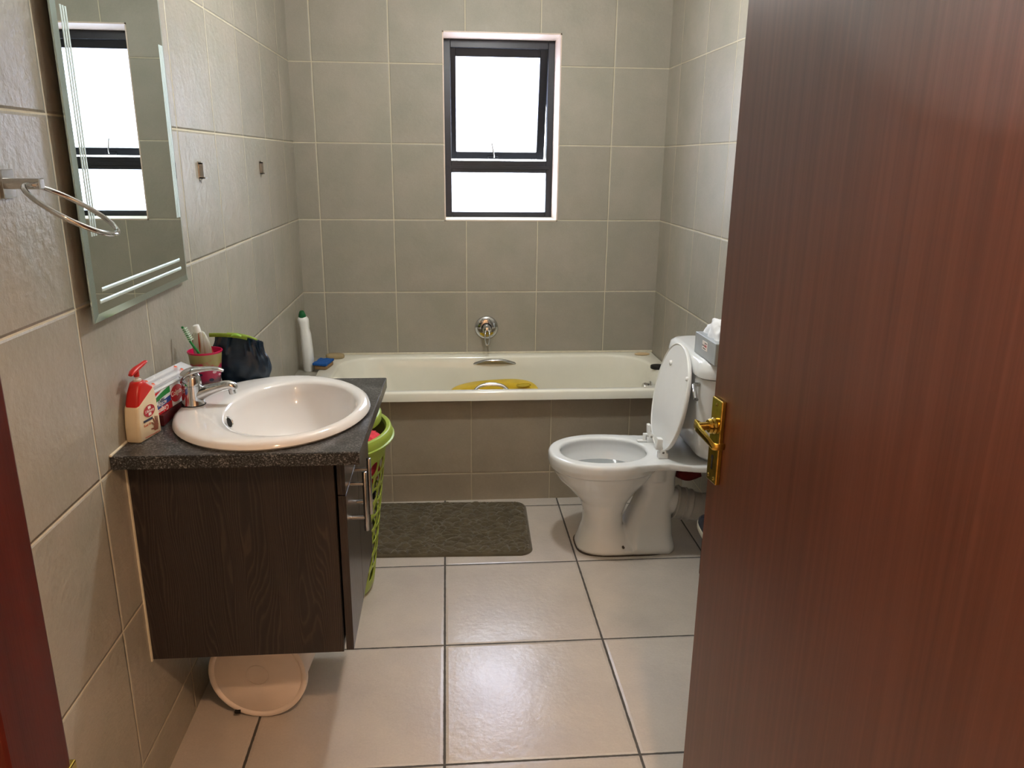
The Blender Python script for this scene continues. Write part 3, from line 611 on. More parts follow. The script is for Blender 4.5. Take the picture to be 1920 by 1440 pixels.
cr = []; bm = bmesh.new()
for (a, b, c_, d_) in ((-0.0052, 0.0052, -0.0105, -0.0045), (-0.0052, 0.0052, 0.0045, 0.0105)):
    bbox(bm, (0, a, c_), (0.0007, b, d_), 0, 1, Matrix.Translation(sm(0.002, 0.062)) @ Matrix.Rotation(math.radians(-12), 4, 'Z'))
frombm('logo_cross', bm, m_lwhite, soap)
text('logo_text', 'Lifebuoy', basis(sm(0.002, 0.062)+LN*0.0006, LU, LV), 0.0098, m_lwhite, soap)
bm = bmesh.new(); bbox(bm, (0, -0.024, -0.0025), (0.0005, 0.010, 0.0025), 0, 1, Matrix.Translation(sm(0, 0.043)) @ Matrix.Rotation(math.radians(-12), 4, 'Z')); frombm('label_stripe', bm, m_lblue, soap)
text('label_text', 'Total 10', basis(sm(-0.012, 0.033)+LN*0.0003, LU, LV), 0.0075, simple('label_orange', (200, 110, 80), 0.5), soap)
m_skin = simple('printed_hand_brown', (132, 76, 56), 0.5)
bm = bmesh.new()
hc = Vector((0.020, 0.020))
def flat(bm, pts): addto(bm, [sm(p[0], p[1]) + LN*0.0004 for p in pts] + [sm(p[0], p[1]) for p in pts], [tuple(range(len(pts))), tuple(range(2*len(pts)-1, len(pts)-1, -1))] + [(i, (i+1) % len(pts), (i+1) % len(pts)+len(pts), i+len(pts)) for i in range(len(pts))])
flat(bm, [(0.012, 0.012), (0.026, 0.011), (0.029, 0.022), (0.028, 0.029), (0.015, 0.028), (0.011, 0.020)])
for ax, ay, bx, by, wd in ((0.012, 0.017, 0.002, 0.019, 0.002), (0.015, 0.024, 0.005, 0.033, 0.002), (0.018, 0.027, 0.012, 0.040, 0.0022), (0.022, 0.028, 0.020, 0.043, 0.0023), (0.0265, 0.027, 0.027, 0.041, 0.0023)):
    d_ = Vector((bx-ax, by-ay)).normalized(); q = Vector((-d_.y, d_.x))*wd
    flat(bm, [(ax+q.x, ay+q.y), (bx+q.x*0.7, by+q.y*0.7), (bx+d_.x*0.0015, by+d_.y*0.0015), (bx-q.x*0.7, by-q.y*0.7), (ax-q.x, ay-q.y)])
frombm('printed_hand', bm, m_skin, soap)
bm = bmesh.new(); flat(bm, [(-0.024, 0.0060), (0.032, 0.0045), (0.032, 0.0055), (-0.024, 0.0070)]); frombm('label_line', bm, m_lred, soap)

# toothpaste cartons lying by the wall behind the tap
m_cred = simple('carton_red', (190, 20, 34), 0.35); m_cgreen = simple('carton_green', (24, 128, 60), 0.35); m_cblue = simple('carton_blue', (24, 66, 140), 0.35); m_cwhite = simple('carton_white', (216, 220, 224), 0.35)
c1 = thing('toothpaste_carton', 'added carton in shadow-dark red lying flat against the wall, under the striped one', 'carton', (0.03, 1.85, ZT))
boxo('carton_box', (0.008, 1.765, ZT+0.0003), (0.047, 1.940, ZT+0.026), simple('carton_shadow_red', (74, 14, 20), 0.4), c1, 0.001)  # added lower carton, its dark red stands in for the shadow under the striped one
c2 = thing('toothpaste_carton', 'green, white and blue striped toothpaste carton with a red disc, behind the tap', 'carton', (0.03, 1.84, ZT+0.0365))
CM = Matrix.Translation((0.030, 1.838, ZT+0.0265)) @ Matrix.Rotation(math.radians(-8), 4, 'Z') @ Matrix.Diagonal((1, 1, 1.25, 1))
bm = bmesh.new(); bbox(bm, (-0.018, -0.096, 0.0), (0.018, 0.096, 0.044), 0.0008, 1, CM); frombm('carton_box', bm, m_cwhite, c2)
def cface(y, z, o=0.0002): return CM @ Vector((0.018+o, y, z))
def cpoly(name, pts, mat, o):
    bm = bmesh.new(); N = len(pts)
    addto(bm, [cface(y, z, o) for y, z in pts] + [cface(y, z, 0) for y, z in pts], [tuple(range(N)), tuple(range(2*N-1, N-1, -1))] + [(i, (i+1) % N, (i+1) % N+N, i+N) for i in range(N)]); return frombm(name, bm, mat, c2)
def band(z_of, y0_, y1_, th0, th1):
    k = 10; t_ = [(y0_+(y1_-y0_)*i/k) for i in range(k+1)]; return [(y, max(0.0004, min(0.0436, z_of(y)))) for y in t_] + [(y, max(0.0004, min(0.0436, z_of(y)-(th0+(th1-th0)*(y-y0_)/(y1_-y0_))))) for y in reversed(t_)]
arc = lambda b, k: (lambda y: b + k*math.sin((y+0.096)/0.1*1.5))
cpoly('red_corner', [(-0.095, 0.034), (-0.095, 0.0436), (-0.05, 0.0436)], m_cred, 0.0003)
cpoly('green_band', band(arc(0.030, 0.014), -0.094, -0.010, 0.007, 0.012), m_cgreen, 0.0005)
cpoly('blue_band', band(arc(0.016, 0.010), -0.094, -0.010, 0.007, 0.012), m_cblue, 0.0005)
cpoly('red_base', band(arc(0.009, 0.006), -0.094, -0.006, 0.014, 0.020), m_cred, 0.0006)
disc('red_disc', cface(0.020, 0.022, 0.0004), 0.030, 0.0205, CM.to_3x3() @ Vector((0, 1, 0)), (0, 0, 1), CM.to_3x3() @ Vector((1, 0, 0)), m_cred, c2)
cpoly('blue_end', [(0.045, 0.0005), (0.095, 0.0005), (0.095, 0.0435), (0.060, 0.0435)], m_cblue, 0.0003)
cu_, cn_ = CM.to_3x3() @ Vector((0, 1, 0)), CM.to_3x3() @ Vector((1, 0, 0))
text('brand_text', 'Colgate', basis(cface(0.020, 0.024, 0.0010), cu_, (0, 0, 1)), 0.0180, m_lwhite, c2)
text('brand_text', 'Colgate', basis(cface(-0.052, 0.0072, 0.0010), -cu_, (0, 0, -1)), 0.0165, m_lwhite, c2)
text('action_text', 'TRIPLE', basis(cface(-0.054, 0.0255, 0.0010), -cu_, (0, 0, -1)), 0.0105, m_lblue, c2)
text('action_text', 'ACTION', basis(cface(-0.052, 0.0190, 0.0010), -cu_, (0, 0, -1)), 0.0105, m_lwhite, c2)
# clear toothbrush pack lying on the cartons and against the wall
pk = thing('toothbrush_pack', 'clear blister pack of white and orange toothbrushes on top of the cartons', 'toothbrush pack', (0.03, 1.85, ZT+0.084))
PM = Matrix.Translation((0.031, 1.865, ZT+0.0925)) @ Matrix.Rotation(math.radians(-10), 4, 'Z') @ Matrix.Rotation(math.radians(20), 4, 'Y')
m_clear = NT('clear_plastic'); m_clear.set(Base_Color=(0.85, 0.88, 0.95, 1), Roughness=0.12, Alpha=0.45); m_clear = m_clear.m
bm = bmesh.new(); bbox(bm, (-0.024, -0.115, -0.001), (0.026, 0.100, 0.0), 0.0004, 1, PM); frombm('backing_card', bm, m_cwhite, pk)
bm = bmesh.new(); bbox(bm, (-0.018, -0.100, 0.0002), (0.020, 0.090, 0.0100), 0.004, 3, PM); frombm('blister', bm, m_clear, pk, True)
m_orange = simple('orange_plastic', (222, 88, 40), 0.35)
for xx in (-0.008, 0.009):
    loft('toothbrush_handle', tube_rings([PM @ Vector(p) for p in ((xx, -0.085, 0.005), (xx, -0.05, 0.006), (xx, 0.0, 0.005), (xx, 0.045, 0.005))], [0.0035, 0.0042, 0.0035, 0.003], 10), m_plast, pk)
    for yy in (-0.085, 0.048): loft('toothbrush_tip', tube_rings([PM @ Vector(p) for p in ((xx, yy-0.010, 0.005), (xx, yy, 0.0062), (xx, yy+0.008, 0.005))], [0.003, 0.0058, 0.003], 10), m_orange, pk)

# pink tumbler with toothbrush and tube
CUX, CUY = 0.067, 2.048
cup = thing('tumbler', 'pink patterned plastic tumbler holding the toothbrush and toothpaste tube', 'tumbler', (CUX, CUY, ZT))
def cupmat():
    t = NT('printed_tumbler'); sp = t.n('SeparateXYZ'); tc = t.n('TexCoord'); t.l(tc.outputs['Object'], sp.inputs[0])
    nz = t.noise(t.coord((1, 1, 1)), 26, 3, 0.6)
    h = t.math('ADD', t.math('SUBTRACT', sp.outputs['Z'], ZT), t.math('MULTIPLY', t.math('SUBTRACT', nz, 0.5), 0.06))
    c = t.ramp(t.math('DIVIDE', h, 0.112), [(0.0, lin((110, 104, 112))), (0.30, lin((120, 96, 104))), (0.42, lin((190, 60, 96))), (0.72, lin((188, 34, 78))), (0.80, lin((158, 150, 92))), (1.0, lin((168, 160, 104)))])
    t.set(Base_Color=c, Roughness=0.3); return t.m
m_cupin = simple('pink_plastic', (206, 22, 84), 0.3)
loft('tumbler_wall', [ell(CUX, CUY, ZT+z, r, r, 36) for z, r in ((0.0003, 0.029), (0.002, 0.031), (0.110, 0.0425), (0.1125, 0.0435))], cupmat(), cup, True, False)
loft('tumbler_rim', [ell(CUX, CUY, ZT+z, r, r, 36) for z, r in ((0.108, 0.0425), (0.111, 0.0445), (0.1135, 0.0440), (0.1135, 0.0420), (0.110, 0.0412), (0.006, 0.0290), (0.0055, 0.001))], m_cupin, cup, False, True)
m_pw = simple('printed_pink_white', (214, 176, 186), 0.4)
# generic printed flowers on the cup side
for k, (a, z, r) in enumerate(((-1.25, 0.072, 0.009), (-0.75, 0.060, 0.007), (-1.0, 0.040, 0.008), (-0.3, 0.050, 0.006), (-1.7, 0.055, 0.006))):
    rad = 0.031+0.0115*z/0.108+0.0002; cn = Vector((math.cos(a), math.sin(a), -0.1)).normalized(); cc = Vector((CUX, CUY, ZT+z)) + Vector((math.cos(a), math.sin(a), 0))*(rad-0.0002)
    disc('printed_flower', cc, r*0.8, r*0.5, Vector((-math.sin(a), math.cos(a), 0)), (0, 0, 1), cn, m_pw if k % 2 else m_lblue, cup, 0.0008, 12)
tbr = thing('toothbrush', 'green toothbrush standing in the pink tumbler', 'toothbrush', (CUX, CUY, ZT+0.01))
m_green = simple('green_brush_plastic', (22, 140, 66), 0.35, var=0.05, scale=40)
tb0, tb1, tb2, tb3 = Vector((CUX+0.016, CUY-0.006, ZT+0.010)), Vector((CUX-0.006, CUY-0.026, ZT+0.108)), Vector((CUX-0.024, CUY-0.030, ZT+0.142)), Vector((CUX-0.040, CUY-0.034, ZT+0.184))
tube('brush_handle', [tb0, tb0.lerp(tb1, 0.5), tb1, tb2, tb3], [(0.005, 0.004), (0.0055, 0.004), (0.0050, 0.0035), (0.0032, 0.0028), (0.0055, 0.0028)], m_green, tbr, 12, (0.6, -0.8, 0))
hd = (tb3-tb2).normalized(); sd = Vector((0.8, -0.45, 0.2)); sd = (sd - hd*sd.dot(hd)).normalized(); wd = hd.cross(sd)
bm = bmesh.new()
for i in range(7):
    for j in range(3):
        p = tb2.lerp(tb3, 0.14+0.12*i) + wd*(j-1)*0.0030; addto(bm, *loft_data(tube_rings([p, p+sd*0.0105], 0.0016, 6)))
frombm('bristles', bm, simple('white_bristles', (210, 232, 214), 0.6), tbr)
tt = thing('toothpaste_tube', 'white and red toothpaste tube standing cap-up in the tumbler', 'toothpaste', (CUX+0.01, CUY, ZT+0.01))
ta, tb_ = Vector((CUX+0.010, CUY+0.008, ZT+0.012)), Vector((CUX-0.012, CUY-0.004, ZT+0.164)); tdir = (tb_-ta).normalized()
su = Vector((0.93, 0.36, 0)); su = (su - tdir*su.dot(tdir)).normalized()
m_tube = NT('toothpaste_tube_print'); tcv = m_tube.coord((160, 160, 6)); m_tube.set(Base_Color=m_tube.ramp(m_tube.noise(tcv, 0.7, 2), [(0.36, lin((170, 60, 50))), (0.44, lin((176, 176, 150))), (0.6, lin((205, 207, 205)))]), Roughness=0.25)
loft('tube_body', tube_rings([ta, ta.lerp(tb_, 0.4), ta.lerp(tb_, 0.80), ta.lerp(tb_, 0.97), tb_], [(0.026, 0.0016), (0.025, 0.007), (0.022, 0.010), (0.0155, 0.010), (0.010, 0.009)], 24, su), m_tube.m, tt)
loft('tube_cap', tube_rings([tb_-tdir*0.002, tb_+tdir*0.017, tb_+tdir*0.018], [0.0095, 0.0080, 0.0070], 20), m_plast, tt)
# navy toiletry pouch with lime zip
pou = thing('toiletry_pouch', 'navy fabric wash bag with a lime green zip at the wall end of the worktop', 'wash bag', (0.145, 2.115, ZT))
def pouch():
    nu, nv = 64, 26; rings = []
    for j in range(nv+1):
        v = j/nv; ring = []
        for i in range(nu):
            a = 2*PI*i/nu; c, s = math.cos(a), math.sin(a)
            hx_ = 0.072 + 0.017*math.sin(PI*min(1, v*1.1)) - 0.008*v; hy_ = 0.030*(1-v**2.5*0.55)*(0.8+0.35*math.sin(PI*v))
            x = hx_*math.copysign(abs(c)**0.75, c); y = hy_*math.copysign(abs(s)**0.85, s)
            top = 0.118 + 0.022*(1-((x+0.06)/0.15)**2 if x > -0.06 else 1) - 0.16*max(0, x-0.02)
            z = v*top
            f = 0.0040*math.sin(i*2.6 + v*5)*v**1.5*(1-0.4*v) + 0.0045*noise.noise(Vector((x*45, s*2, z*40)))
            d_ = Vector((c, s*1.3, 0))*f
            ring.append(Vector((0.138+x*0.93, 2.119+y, ZT+0.0006+z)) + d_)
        rings.append(ring)
    ms = rings[-1]; rings.append([Vector((p.x*0.96+0.138*0.04, 2.119+(p.y-2.119)*0.35, p.z-0.004)) for p in ms])
    return rings
pr = pouch(); loft('pouch_body', pr, simple('navy_nylon', (12, 36, 56), 0.34, var=0.2, scale=20, bump=0.25, bscale=60), pou)
m_lime = simple('lime_zip', (128, 154, 40), 0.6, var=0.12, scale=80, bump=0.3, bscale=300)
def ztop(x, dz=0.0): return 0.118 + 0.022*(1-((x+0.06)/0.15)**2 if x > -0.06 else 1) - 0.16*max(0, x-0.02) + dz
zx = [-0.076, -0.05, -0.02, 0.005, 0.03]
tube('zip_band', [(0.138+x*0.93, 2.098, ZT+ztop(x, 0.003)) for x in zx], [(0.003, 0.0055)]*5, m_lime, pou, 10, (0, 1, 0))
tube('zip_flap', [(0.138+x*0.93, 2.112, ZT+ztop(x, 0.004)) for x in (-0.03, 0.0, 0.03, 0.055)], [(0.005, 0.0032), (0.006, 0.004), (0.005, 0.0035), (0.003, 0.002)], m_lime, pou, 10, (0, 1, 0))
tube('zip_pull', [(0.125, 2.096, ZT+0.1415), (0.140, 2.090, ZT+0.1455), (0.152, 2.094, ZT+0.1400)], (0.003, 0.0012), simple('lime_pull', (150, 200, 70), 0.5), pou, 8)

# ------------------------------------------------------------ mirror, towel ring, rail brackets
mir = thing('wall_mirror', 'tall frameless mirror over the basin, reflecting the window', 'mirror', (0.01, 1.84, 1.155))
MA = math.radians(0.50); MM = Matrix.Translation((0.0135, 2.130, 1.154)) @ Matrix.Rotation(MA, 4, 'Z')   # far edge nearer the wall
MWd, MH = 0.585, 0.90
def mp(u, z, o): return MM @ Vector((o, -u, z))          # u grows towards the camera
bm = bmesh.new(); T = 0.006; bv = 0.016; q = [(0, 0), (MWd, 0), (MWd, MH), (0, MH)]
ins = [(bv, bv), (MWd-bv, bv), (MWd-bv, MH-bv), (bv, MH-bv)]
vsm = [mp(u, z, 0) for u, z in q] + [mp(u, z, T-0.0028) for u, z in q] + [mp(u, z, T) for u, z in ins]
fsm = [(3, 2, 1, 0)] + [(i, (i+1) % 4, (i+1) % 4+4, i+4) for i in range(4)] + [(i+4, (i+1) % 4+4, (i+1) % 4+8, i+8) for i in range(4)] + [(8, 9, 10, 11)]
mesh('mirror_plate', vsm, fsm, [m_mirror_edge, m_mirror], mir, False, None, [0]*9+[1])
for zz, u0_, u1_ in ((0.038, 0.055, MWd-0.030), (0.060, 0.060, MWd-0.045)):
    tube('ground_groove', [mp(u1_, zz, T), mp((u0_+u1_)/2, zz, T), mp(u0_, zz, T)], (0.0012, 0.0042), m_groove, mir, 8, Vector((1, 0, 0)), 4)
for uu in (0.020, 0.030, 0.040, MWd-0.034, MWd-0.044, MWd-0.054):
    tube('ground_groove', [mp(uu, 0.165, T), mp(uu, 0.35, T), mp(uu, 0.575, T)], (0.0010, 0.0034), m_groove, mir, 8, Vector((1, 0, 0)), 4)
boxo('mirror_backing', (0.0005, 1.60, 1.20), (0.0120, 2.08, 2.0), m_dark, mir)

tr = thing('towel_ring', 'chrome towel ring swung out from the left wall before the mirror', 'towel ring', (0.0, 1.345, 1.425))
boxo('wall_plate', (0.0, 1.333, 1.402), (0.006, 1.369, 1.447), m_chrome, tr, 0.001)
boxo('ring_arm', (0.004, 1.333, 1.4165), (0.062, 1.349, 1.4335), m_chrome, tr, 0.0015)
A_ = Vector((0.052, 1.338, 1.422)); B_ = Vector((0.170, 1.306, 1.349)); cR = (A_+B_)/2; e1 = (B_-A_).normalized(); rR = (B_-A_).length/2
vd = (cR - Vector((0.708, 0, 1.4685))).normalized(); uu = (vd - e1*vd.dot(e1)).normalized(); e2 = (uu*math.cos(math.radians(15)) + e1.cross(uu)*math.sin(math.radians(15))).normalized()
pts = [cR + e1*rR*math.cos(2*PI*i/64) + e2*rR*math.sin(2*PI*i/64) for i in range(64)]
rg = tube_rings(pts, 0.0042, 12, e1.cross(e2), True); rg.append(rg[0]); vs_, fs_ = loft_data(rg, False, False); ringo = mesh('ring', vs_, fs_, m_chrome, tr, True)
def bracket(y, label, far):
    t = thing('rail_bracket', label, 'bracket', (0, y, 1.431), 'empty rail brackets on the left wall')
    bm = bmesh.new(); bbox(bm, (0, y-0.016, 1.405), (0.002, y+0.016, 1.457), 0.0008); frombm('bracket_plate', bm, m_chrome, t)
    bm = bmesh.new(); bbox(bm, (0.002, y-0.011, 1.409), (0.014, y-0.008, 1.453)); bbox(bm, (0.002, y-0.011, 1.409), (0.018, y+0.011, 1.413)); bbox(bm, (0.002, y-0.011, 1.449), (0.012, y+0.008, 1.453)); bbox(bm, (0.002, y-0.004, 1.424), (0.006, y+0.004, 1.436), 0.0015)
    frombm('bracket_tabs', bm, m_steel, t)
bracket(2.381, 'empty metal rail bracket on the left wall, the one nearer the mirror', False)
bracket(3.144, 'empty metal rail bracket on the left wall, the one nearer the window', True)

# ------------------------------------------------------------ toilet
toi = thing('toilet', 'white ceramic toilet with raised seat lid by the right wall', 'toilet', (1.38, 2.76, 0))
TYc = 2.762
bm = bmesh.new()
def egg(xl, xr, cy_, z, hy_, n=48, p=2.15, peak=0.5):
    cx_ = (xl+xr)/2; return ell(cx_, cy_, z, (xr-xl)/2, hy_, n, p)
out = [egg(1.200, 1.500, TYc, 0.0, 0.112, p=2.6), egg(1.200, 1.500, TYc, 0.012, 0.113, p=2.6), egg(1.213, 1.42, TYc, 0.05, 0.100, p=2.4), egg(1.226, 1.386, TYc, 0.095, 0.090), egg(1.229, 1.384, TYc, 0.15, 0.090), egg(1.214, 1.402, TYc, 0.20, 0.098), egg(1.170, 1.438, TYc, 0.25, 0.118), egg(1.128, 1.475, TYc, 0.29, 0.140), egg(1.105, 1.495, TYc, 0.325, 0.158), egg(1.098, 1.502, TYc, 0.340, 0.166), egg(1.090, 1.512, TYc, 0.345, 0.178), egg(1.086, 1.520, TYc, 0.365, 0.184), egg(1.086, 1.522, TYc, 0.390, 0.184), egg(1.092, 1.516, TYc, 0.400, 0.178),
       egg(1.128, 1.470, TYc, 0.401, 0.138), egg(1.134, 1.463, TYc, 0.394, 0.131), egg(1.128, 1.470, TYc, 0.372, 0.134), egg(1.130, 1.466, TYc, 0.345, 0.132), egg(1.145, 1.445, TYc, 0.31, 0.118), egg(1.175, 1.405, TYc, 0.26, 0.090), egg(1.22, 1.36, TYc, 0.21, 0.055), egg(1.25, 1.32, TYc, 0.19, 0.03)]
addto(bm, *loft_data(out))
trap = [rrect(1.485, TYc, 0.0, 0.100, 0.112, 0.05), rrect(1.485, TYc, 0.02, 0.100, 0.112, 0.05), rrect(1.482, TYc, 0.06, 0.096, 0.092, 0.05), rrect(1.490, TYc, 0.115, 0.087, 0.072, 0.045), rrect(1.503, TYc, 0.18, 0.074, 0.062, 0.045), rrect(1.520, TYc, 0.24, 0.066, 0.060, 0.045), rrect(1.520, TYc, 0.29, 0.064, 0.060, 0.045), rrect(1.530, TYc, 0.33, 0.060, 0.058, 0.045), rrect(1.54, TYc, 0.38, 0.06, 0.06, 0.045)]
addto(bm, *loft_data(trap))
addto(bm, *loft_data(lathe_rings((1.50, TYc, 0.205), (1, 0, -0.28), [(0, 0.050), (0.06, 0.052), (0.12, 0.052)], 32)))
# link between bowl and trap high up, and the shelf under the cistern
addto(bm, *loft_data([rrect(1.508, TYc, z, 0.034, 0.07, 0.03) for z in (0.285, 0.385)]))
for sg in (-1, 1):
    addto(bm, *loft_data([[Vector((x, TYc+sg*yi, 0.368)), Vector((x, TYc+sg*yo, 0.370)), Vector((x, TYc+sg*yo, 0.3985)), Vector((x, TYc+sg*yi, 0.4005))] for x, yi, yo in ((1.37, 0.136, 0.174), (1.42, 0.110, 0.168), (1.47, 0.070, 0.161), (1.53, 0.02, 0.158))]))
sh = [];
for x, hy_, zt, tb in ((1.482, 0.120, 0.400, 0.035), (1.52, 0.158, 0.400, 0.030), (1.56, 0.175, 0.399, 0.026), (1.62, 0.190, 0.398, 0.026), (1.756, 0.195, 0.398, 0.026)):
    sh.append([Vector((x, TYc+sx_*hy_, zt if sz_ > 0 else zt-tb)) for sx_, sz_ in ((-1, -1), (-0.5, -1), (0.5, -1), (1, -1), (1, 1), (0.5, 1), (-0.5, 1), (-1, 1))])
addto(bm, *loft_data(sh))
pan = frombm('pan', bm, m_ceramic, toi, True)
md = pan.modifiers.new('fuse', 'REMESH'); md.mode = 'VOXEL'; md.voxel_size = 0.0048; md.use_smooth_shade = True
md = pan.modifiers.new('soften', 'SMOOTH'); md.factor = 0.7; md.iterations = 5
wm = NT('toilet_water'); wm.set(Base_Color=lin((140, 146, 150)), Roughness=0.02); wm.b.inputs['Specular IOR Level'].default_value = 0.8
loft('water', [ell(1.292, TYc, z, 0.152, 0.121, 40) for z in (0.314, 0.3145)], wm.m, toi)
# cistern with its own lid
cs = [];
CYc = 2.755
def cis(xf, hy_, z, rad=0.06):
    r = []; xb = W-0.004; nc = 8
    for q, (sx_, sy_) in enumerate(((1, 1), (-1, 1), (-1, -1), (1, -1))):
        rr_ = rad if sx_ < 0 else 0.006
        for i in range(nc+1):
            a = q*PI/2 + i/nc*PI/2; cxx = (xb-rr_) if sx_ > 0 else (xf+rr_)
            r.append(Vector((cxx + rr_*math.cos(a), CYc + sy_*(hy_-rr_) + rr_*math.sin(a), z)))
    return r
loft('cistern', [cis(1.640, 0.150, 0.402), cis(1.620, 0.172, 0.425), cis(1.606, 0.196, 0.47), cis(1.598, 0.214, 0.53), cis(1.594, 0.224, 0.62), cis(1.592, 0.228, 0.735)], m_ceramic, toi)
loft('cistern_lid', [cis(1.592, 0.228, 0.737), cis(1.584, 0.236, 0.741), cis(1.582, 0.238, 0.760), cis(1.588, 0.232, 0.790), cis(1.600, 0.220, 0.800), cis(1.615, 0.205, 0.802)], m_ceramic, toi)
loft('flush_lever', tube_rings(smoothpath([(1.594, 2.572, 0.712), (1.574, 2.568, 0.712), (1.568, 2.552, 0.708), (1.562, 2.520, 0.696), (1.558, 2.492, 0.682)], 4), [(0.008, 0.008)]*6 + [(0.0085, 0.007)]*6 + [(0.0095, 0.007)]*5, 14), m_chrome, toi)
# raised seat lid, leaning on the cistern
hg = Vector((1.510, TYc-0.008, 0.405)); tp = Vector((1.578, TYc-0.008, 0.815)); ax = (tp-hg).normalized(); ay = Vector((0, 1, 0)); an = ax.cross(ay); L = (tp-hg).length
if an.x > 0: an = -an
def lid_outline(s):
    r = []; n_ = 72
    for i in range(n_):
        a = 2*PI*i/n_; c, sn = math.cos(a), math.sin(a)
        h = 0.5*L + 0.5*L*math.copysign(abs(c)**0.96, c); wdt = 0.187*math.copysign(abs(sn)**0.92, sn)
        if h < 0.04*L: pass
        wdt *= 1.0 + 0.0*c
        r.append((max(0.0, h), wdt))
    m_ = (0.5*L, 0.0); return [((h-m_[0])*s+m_[0], w_*s) for h, w_ in r]
LR = []
for s, o_ in ((0.955, -0.010), (0.985, -0.009), (1.0, -0.004), (1.0, 0.002), (0.995, 0.005), (0.985, 0.0062), (0.972, 0.0050), (0.965, 0.0030), (0.94, 0.0028)):
    LR.append([hg + ax*h + ay*w_ + an*o_ for h, w_ in lid_outline(s)])
slid = loft('seat_lid', LR, m_plast, toi, True, True)
for (h, w_) in ((0.79, 0.065), (0.775, -0.150)):
    lathe('lid_buffer', hg + ax*(h*L) + ay*w_ + an*0.0028, an, [(0, 0.0095), (0.004, 0.0092), (0.009, 0.006), (0.010, 0.0)], m_plast, slid, 18)
for k, yh in enumerate((2.838, 2.664)):
    bm = bmesh.new(); bx = 1.500
    bbox(bm, (bx-0.014, yh-0.014, 0.400), (bx+0.022, yh+0.014, 0.424), 0.003)
    addto(bm, *loft_data(lathe_rings((bx+0.003, yh-0.0145, 0.425), (0, 1, 0), [(0, 0.0115), (0.029, 0.0115)], 18)))
    A2 = Matrix.Translation((bx+0.003, yh, 0.425)) @ Matrix.Rotation(math.radians(-4), 4, 'Y')
    bbox(bm, (-0.014, -0.012, 0.004), (-0.001, 0.012, 0.050), 0.003, 2, A2)
    if k == 0: bbox(bm, (bx-0.050, yh-0.009, 0.402), (bx-0.010, yh+0.009, 0.408), 0.0015); bbox(bm, (bx-0.028, yh-0.007, 0.406), (bx-0.018, yh+0.007, 0.432), 0.003); bbox(bm, (bx-0.028, yh-0.007, 0.426), (bx+0.0, yh+0.007, 0.436), 0.003)
    else:
        bbox(bm, (-0.032, -0.015, 0.008), (-0.010, 0.015, 0.052), 0.004, 2, A2 @ Matrix.Rotation(math.radians(12), 4, 'Y'))
    h_ = frombm('lid_hinge', bm, m_plast, toi, True)
    md = h_.modifiers.new('edges', 'EDGE_SPLIT'); md.split_angle = math.radians(35)
    lathe('hinge_pin', (bx+0.003, yh-0.0143, 0.425), (0, -1, 0), [(0, 0.0045), (0.0015, 0.0040)], simple('grey_pin_%d' % k, (120, 118, 110), 0.5), h_, 14)
lathe('floor_bolt_cap', (1.372, TYc-0.098, 0.034), (0, -1, 0.1), [(0.0, 0.005), (0.012, 0.005)], simple('bolt_cap', (70, 62, 54), 0.5), toi, 12)
bm = bmesh.new(); addto(bm, *loft_data([egg(1.198, 1.590, TYc, z, 0.116, p=3.4) for z in (0.0004, 0.003)])); frombm('floor_sealant', bm, simple('dark_sealant', (66, 56, 46), 0.8), toi)
# waste connector and pipe
wp = thing('waste_pipe', 'grey ribbed waste pipe joining the toilet to the wall', 'pipe', (1.60, TYc, 0.17))
pdir = Vector((1, -0.10, -0.22)).normalized(); pc = Vector((1.592, TYc-0.004, 0.176))
m_pipe = simple('grey_rubber_pipe', (172, 170, 166), 0.5, var=0.04, scale=30)
lathe('pipe_collar', pc, pdir, [(0.0, 0.058), (0.001, 0.066), (0.005, 0.068), (0.010, 0.064), (0.030, 0.062), (0.032, 0.066), (0.038, 0.066), (0.040, 0.061), (0.052, 0.061), (0.055, 0.064), (0.062, 0.064), (0.066, 0.058), (0.100, 0.056)], m_pipe, wp, 40)
tube('pipe_bend', [pc+pdir*0.09, pc+pdir*0.13+Vector((0, 0, 0.01)), pc+pdir*0.165+Vector((0, 0, 0.02))], 0.053, m_pipe, wp, 28)
# dark red rag tucked above the pipe
rg_ = loft('red_rag', [[Vector((1.655+0.058*a*math.cos(t)*(1+0.16*math.sin(5*t)), 2.815+0.048*a*math.sin(t), z+0.008)) for t in [2*PI*i/40 for i in range(40)]] for z, a in ((0.245, 0.70), (0.262, 1.0), (0.285, 0.95), (0.305, 0.75), (0.318, 0.45), (0.322, 0.15))], simple('dark_red_cloth', (104, 16, 18), 0.85, var=0.25, scale=50, bump=0.4, bscale=90)); crumple(rg_, 0.008, 34, 2); tag(rg_, 'crumpled dark red rag behind the toilet waste pipe', 'cloth')

# tissue box on the cistern
tis = thing('tissue_box', 'silver grey tissue box standing on the cistern lid', 'tissue box', (1.66, 2.55, 0.803))
TB = Matrix.Translation((1.604, 2.690, 0.8030)) @ Matrix.Rotation(math.radians(1.5), 4, 'Z')
m_box = simple('silver_card', (168, 174, 178), 0.35, 0.15, var=0.05, scale=14); m_boxend = simple('grey_card_end', (168, 164, 154), 0.5)
bm = bmesh.new(); bbox(bm, (0, -0.205, 0), (0.105, 0, 0.076), 0.0012, 1, TB); tb = frombm('box_carton', bm, m_box, tis)
bm = bmesh.new(); bbox(bm, (0.003, -0.2065, 0.002), (0.102, -0.2048, 0.073), 0.0005, 1, TB); frombm('box_end', bm, m_boxend, tis)
bm = bmesh.new(); bbox(bm, (-0.0006, -0.128, 0.030), (0.0002, -0.078, 0.062), 0, 1, TB); frombm('box_label', bm, m_lwhite, tis)
bu, bn = TB.to_3x3() @ Vector((0, -1, 0)), TB.to_3x3() @ Vector((-1, 0, 0))
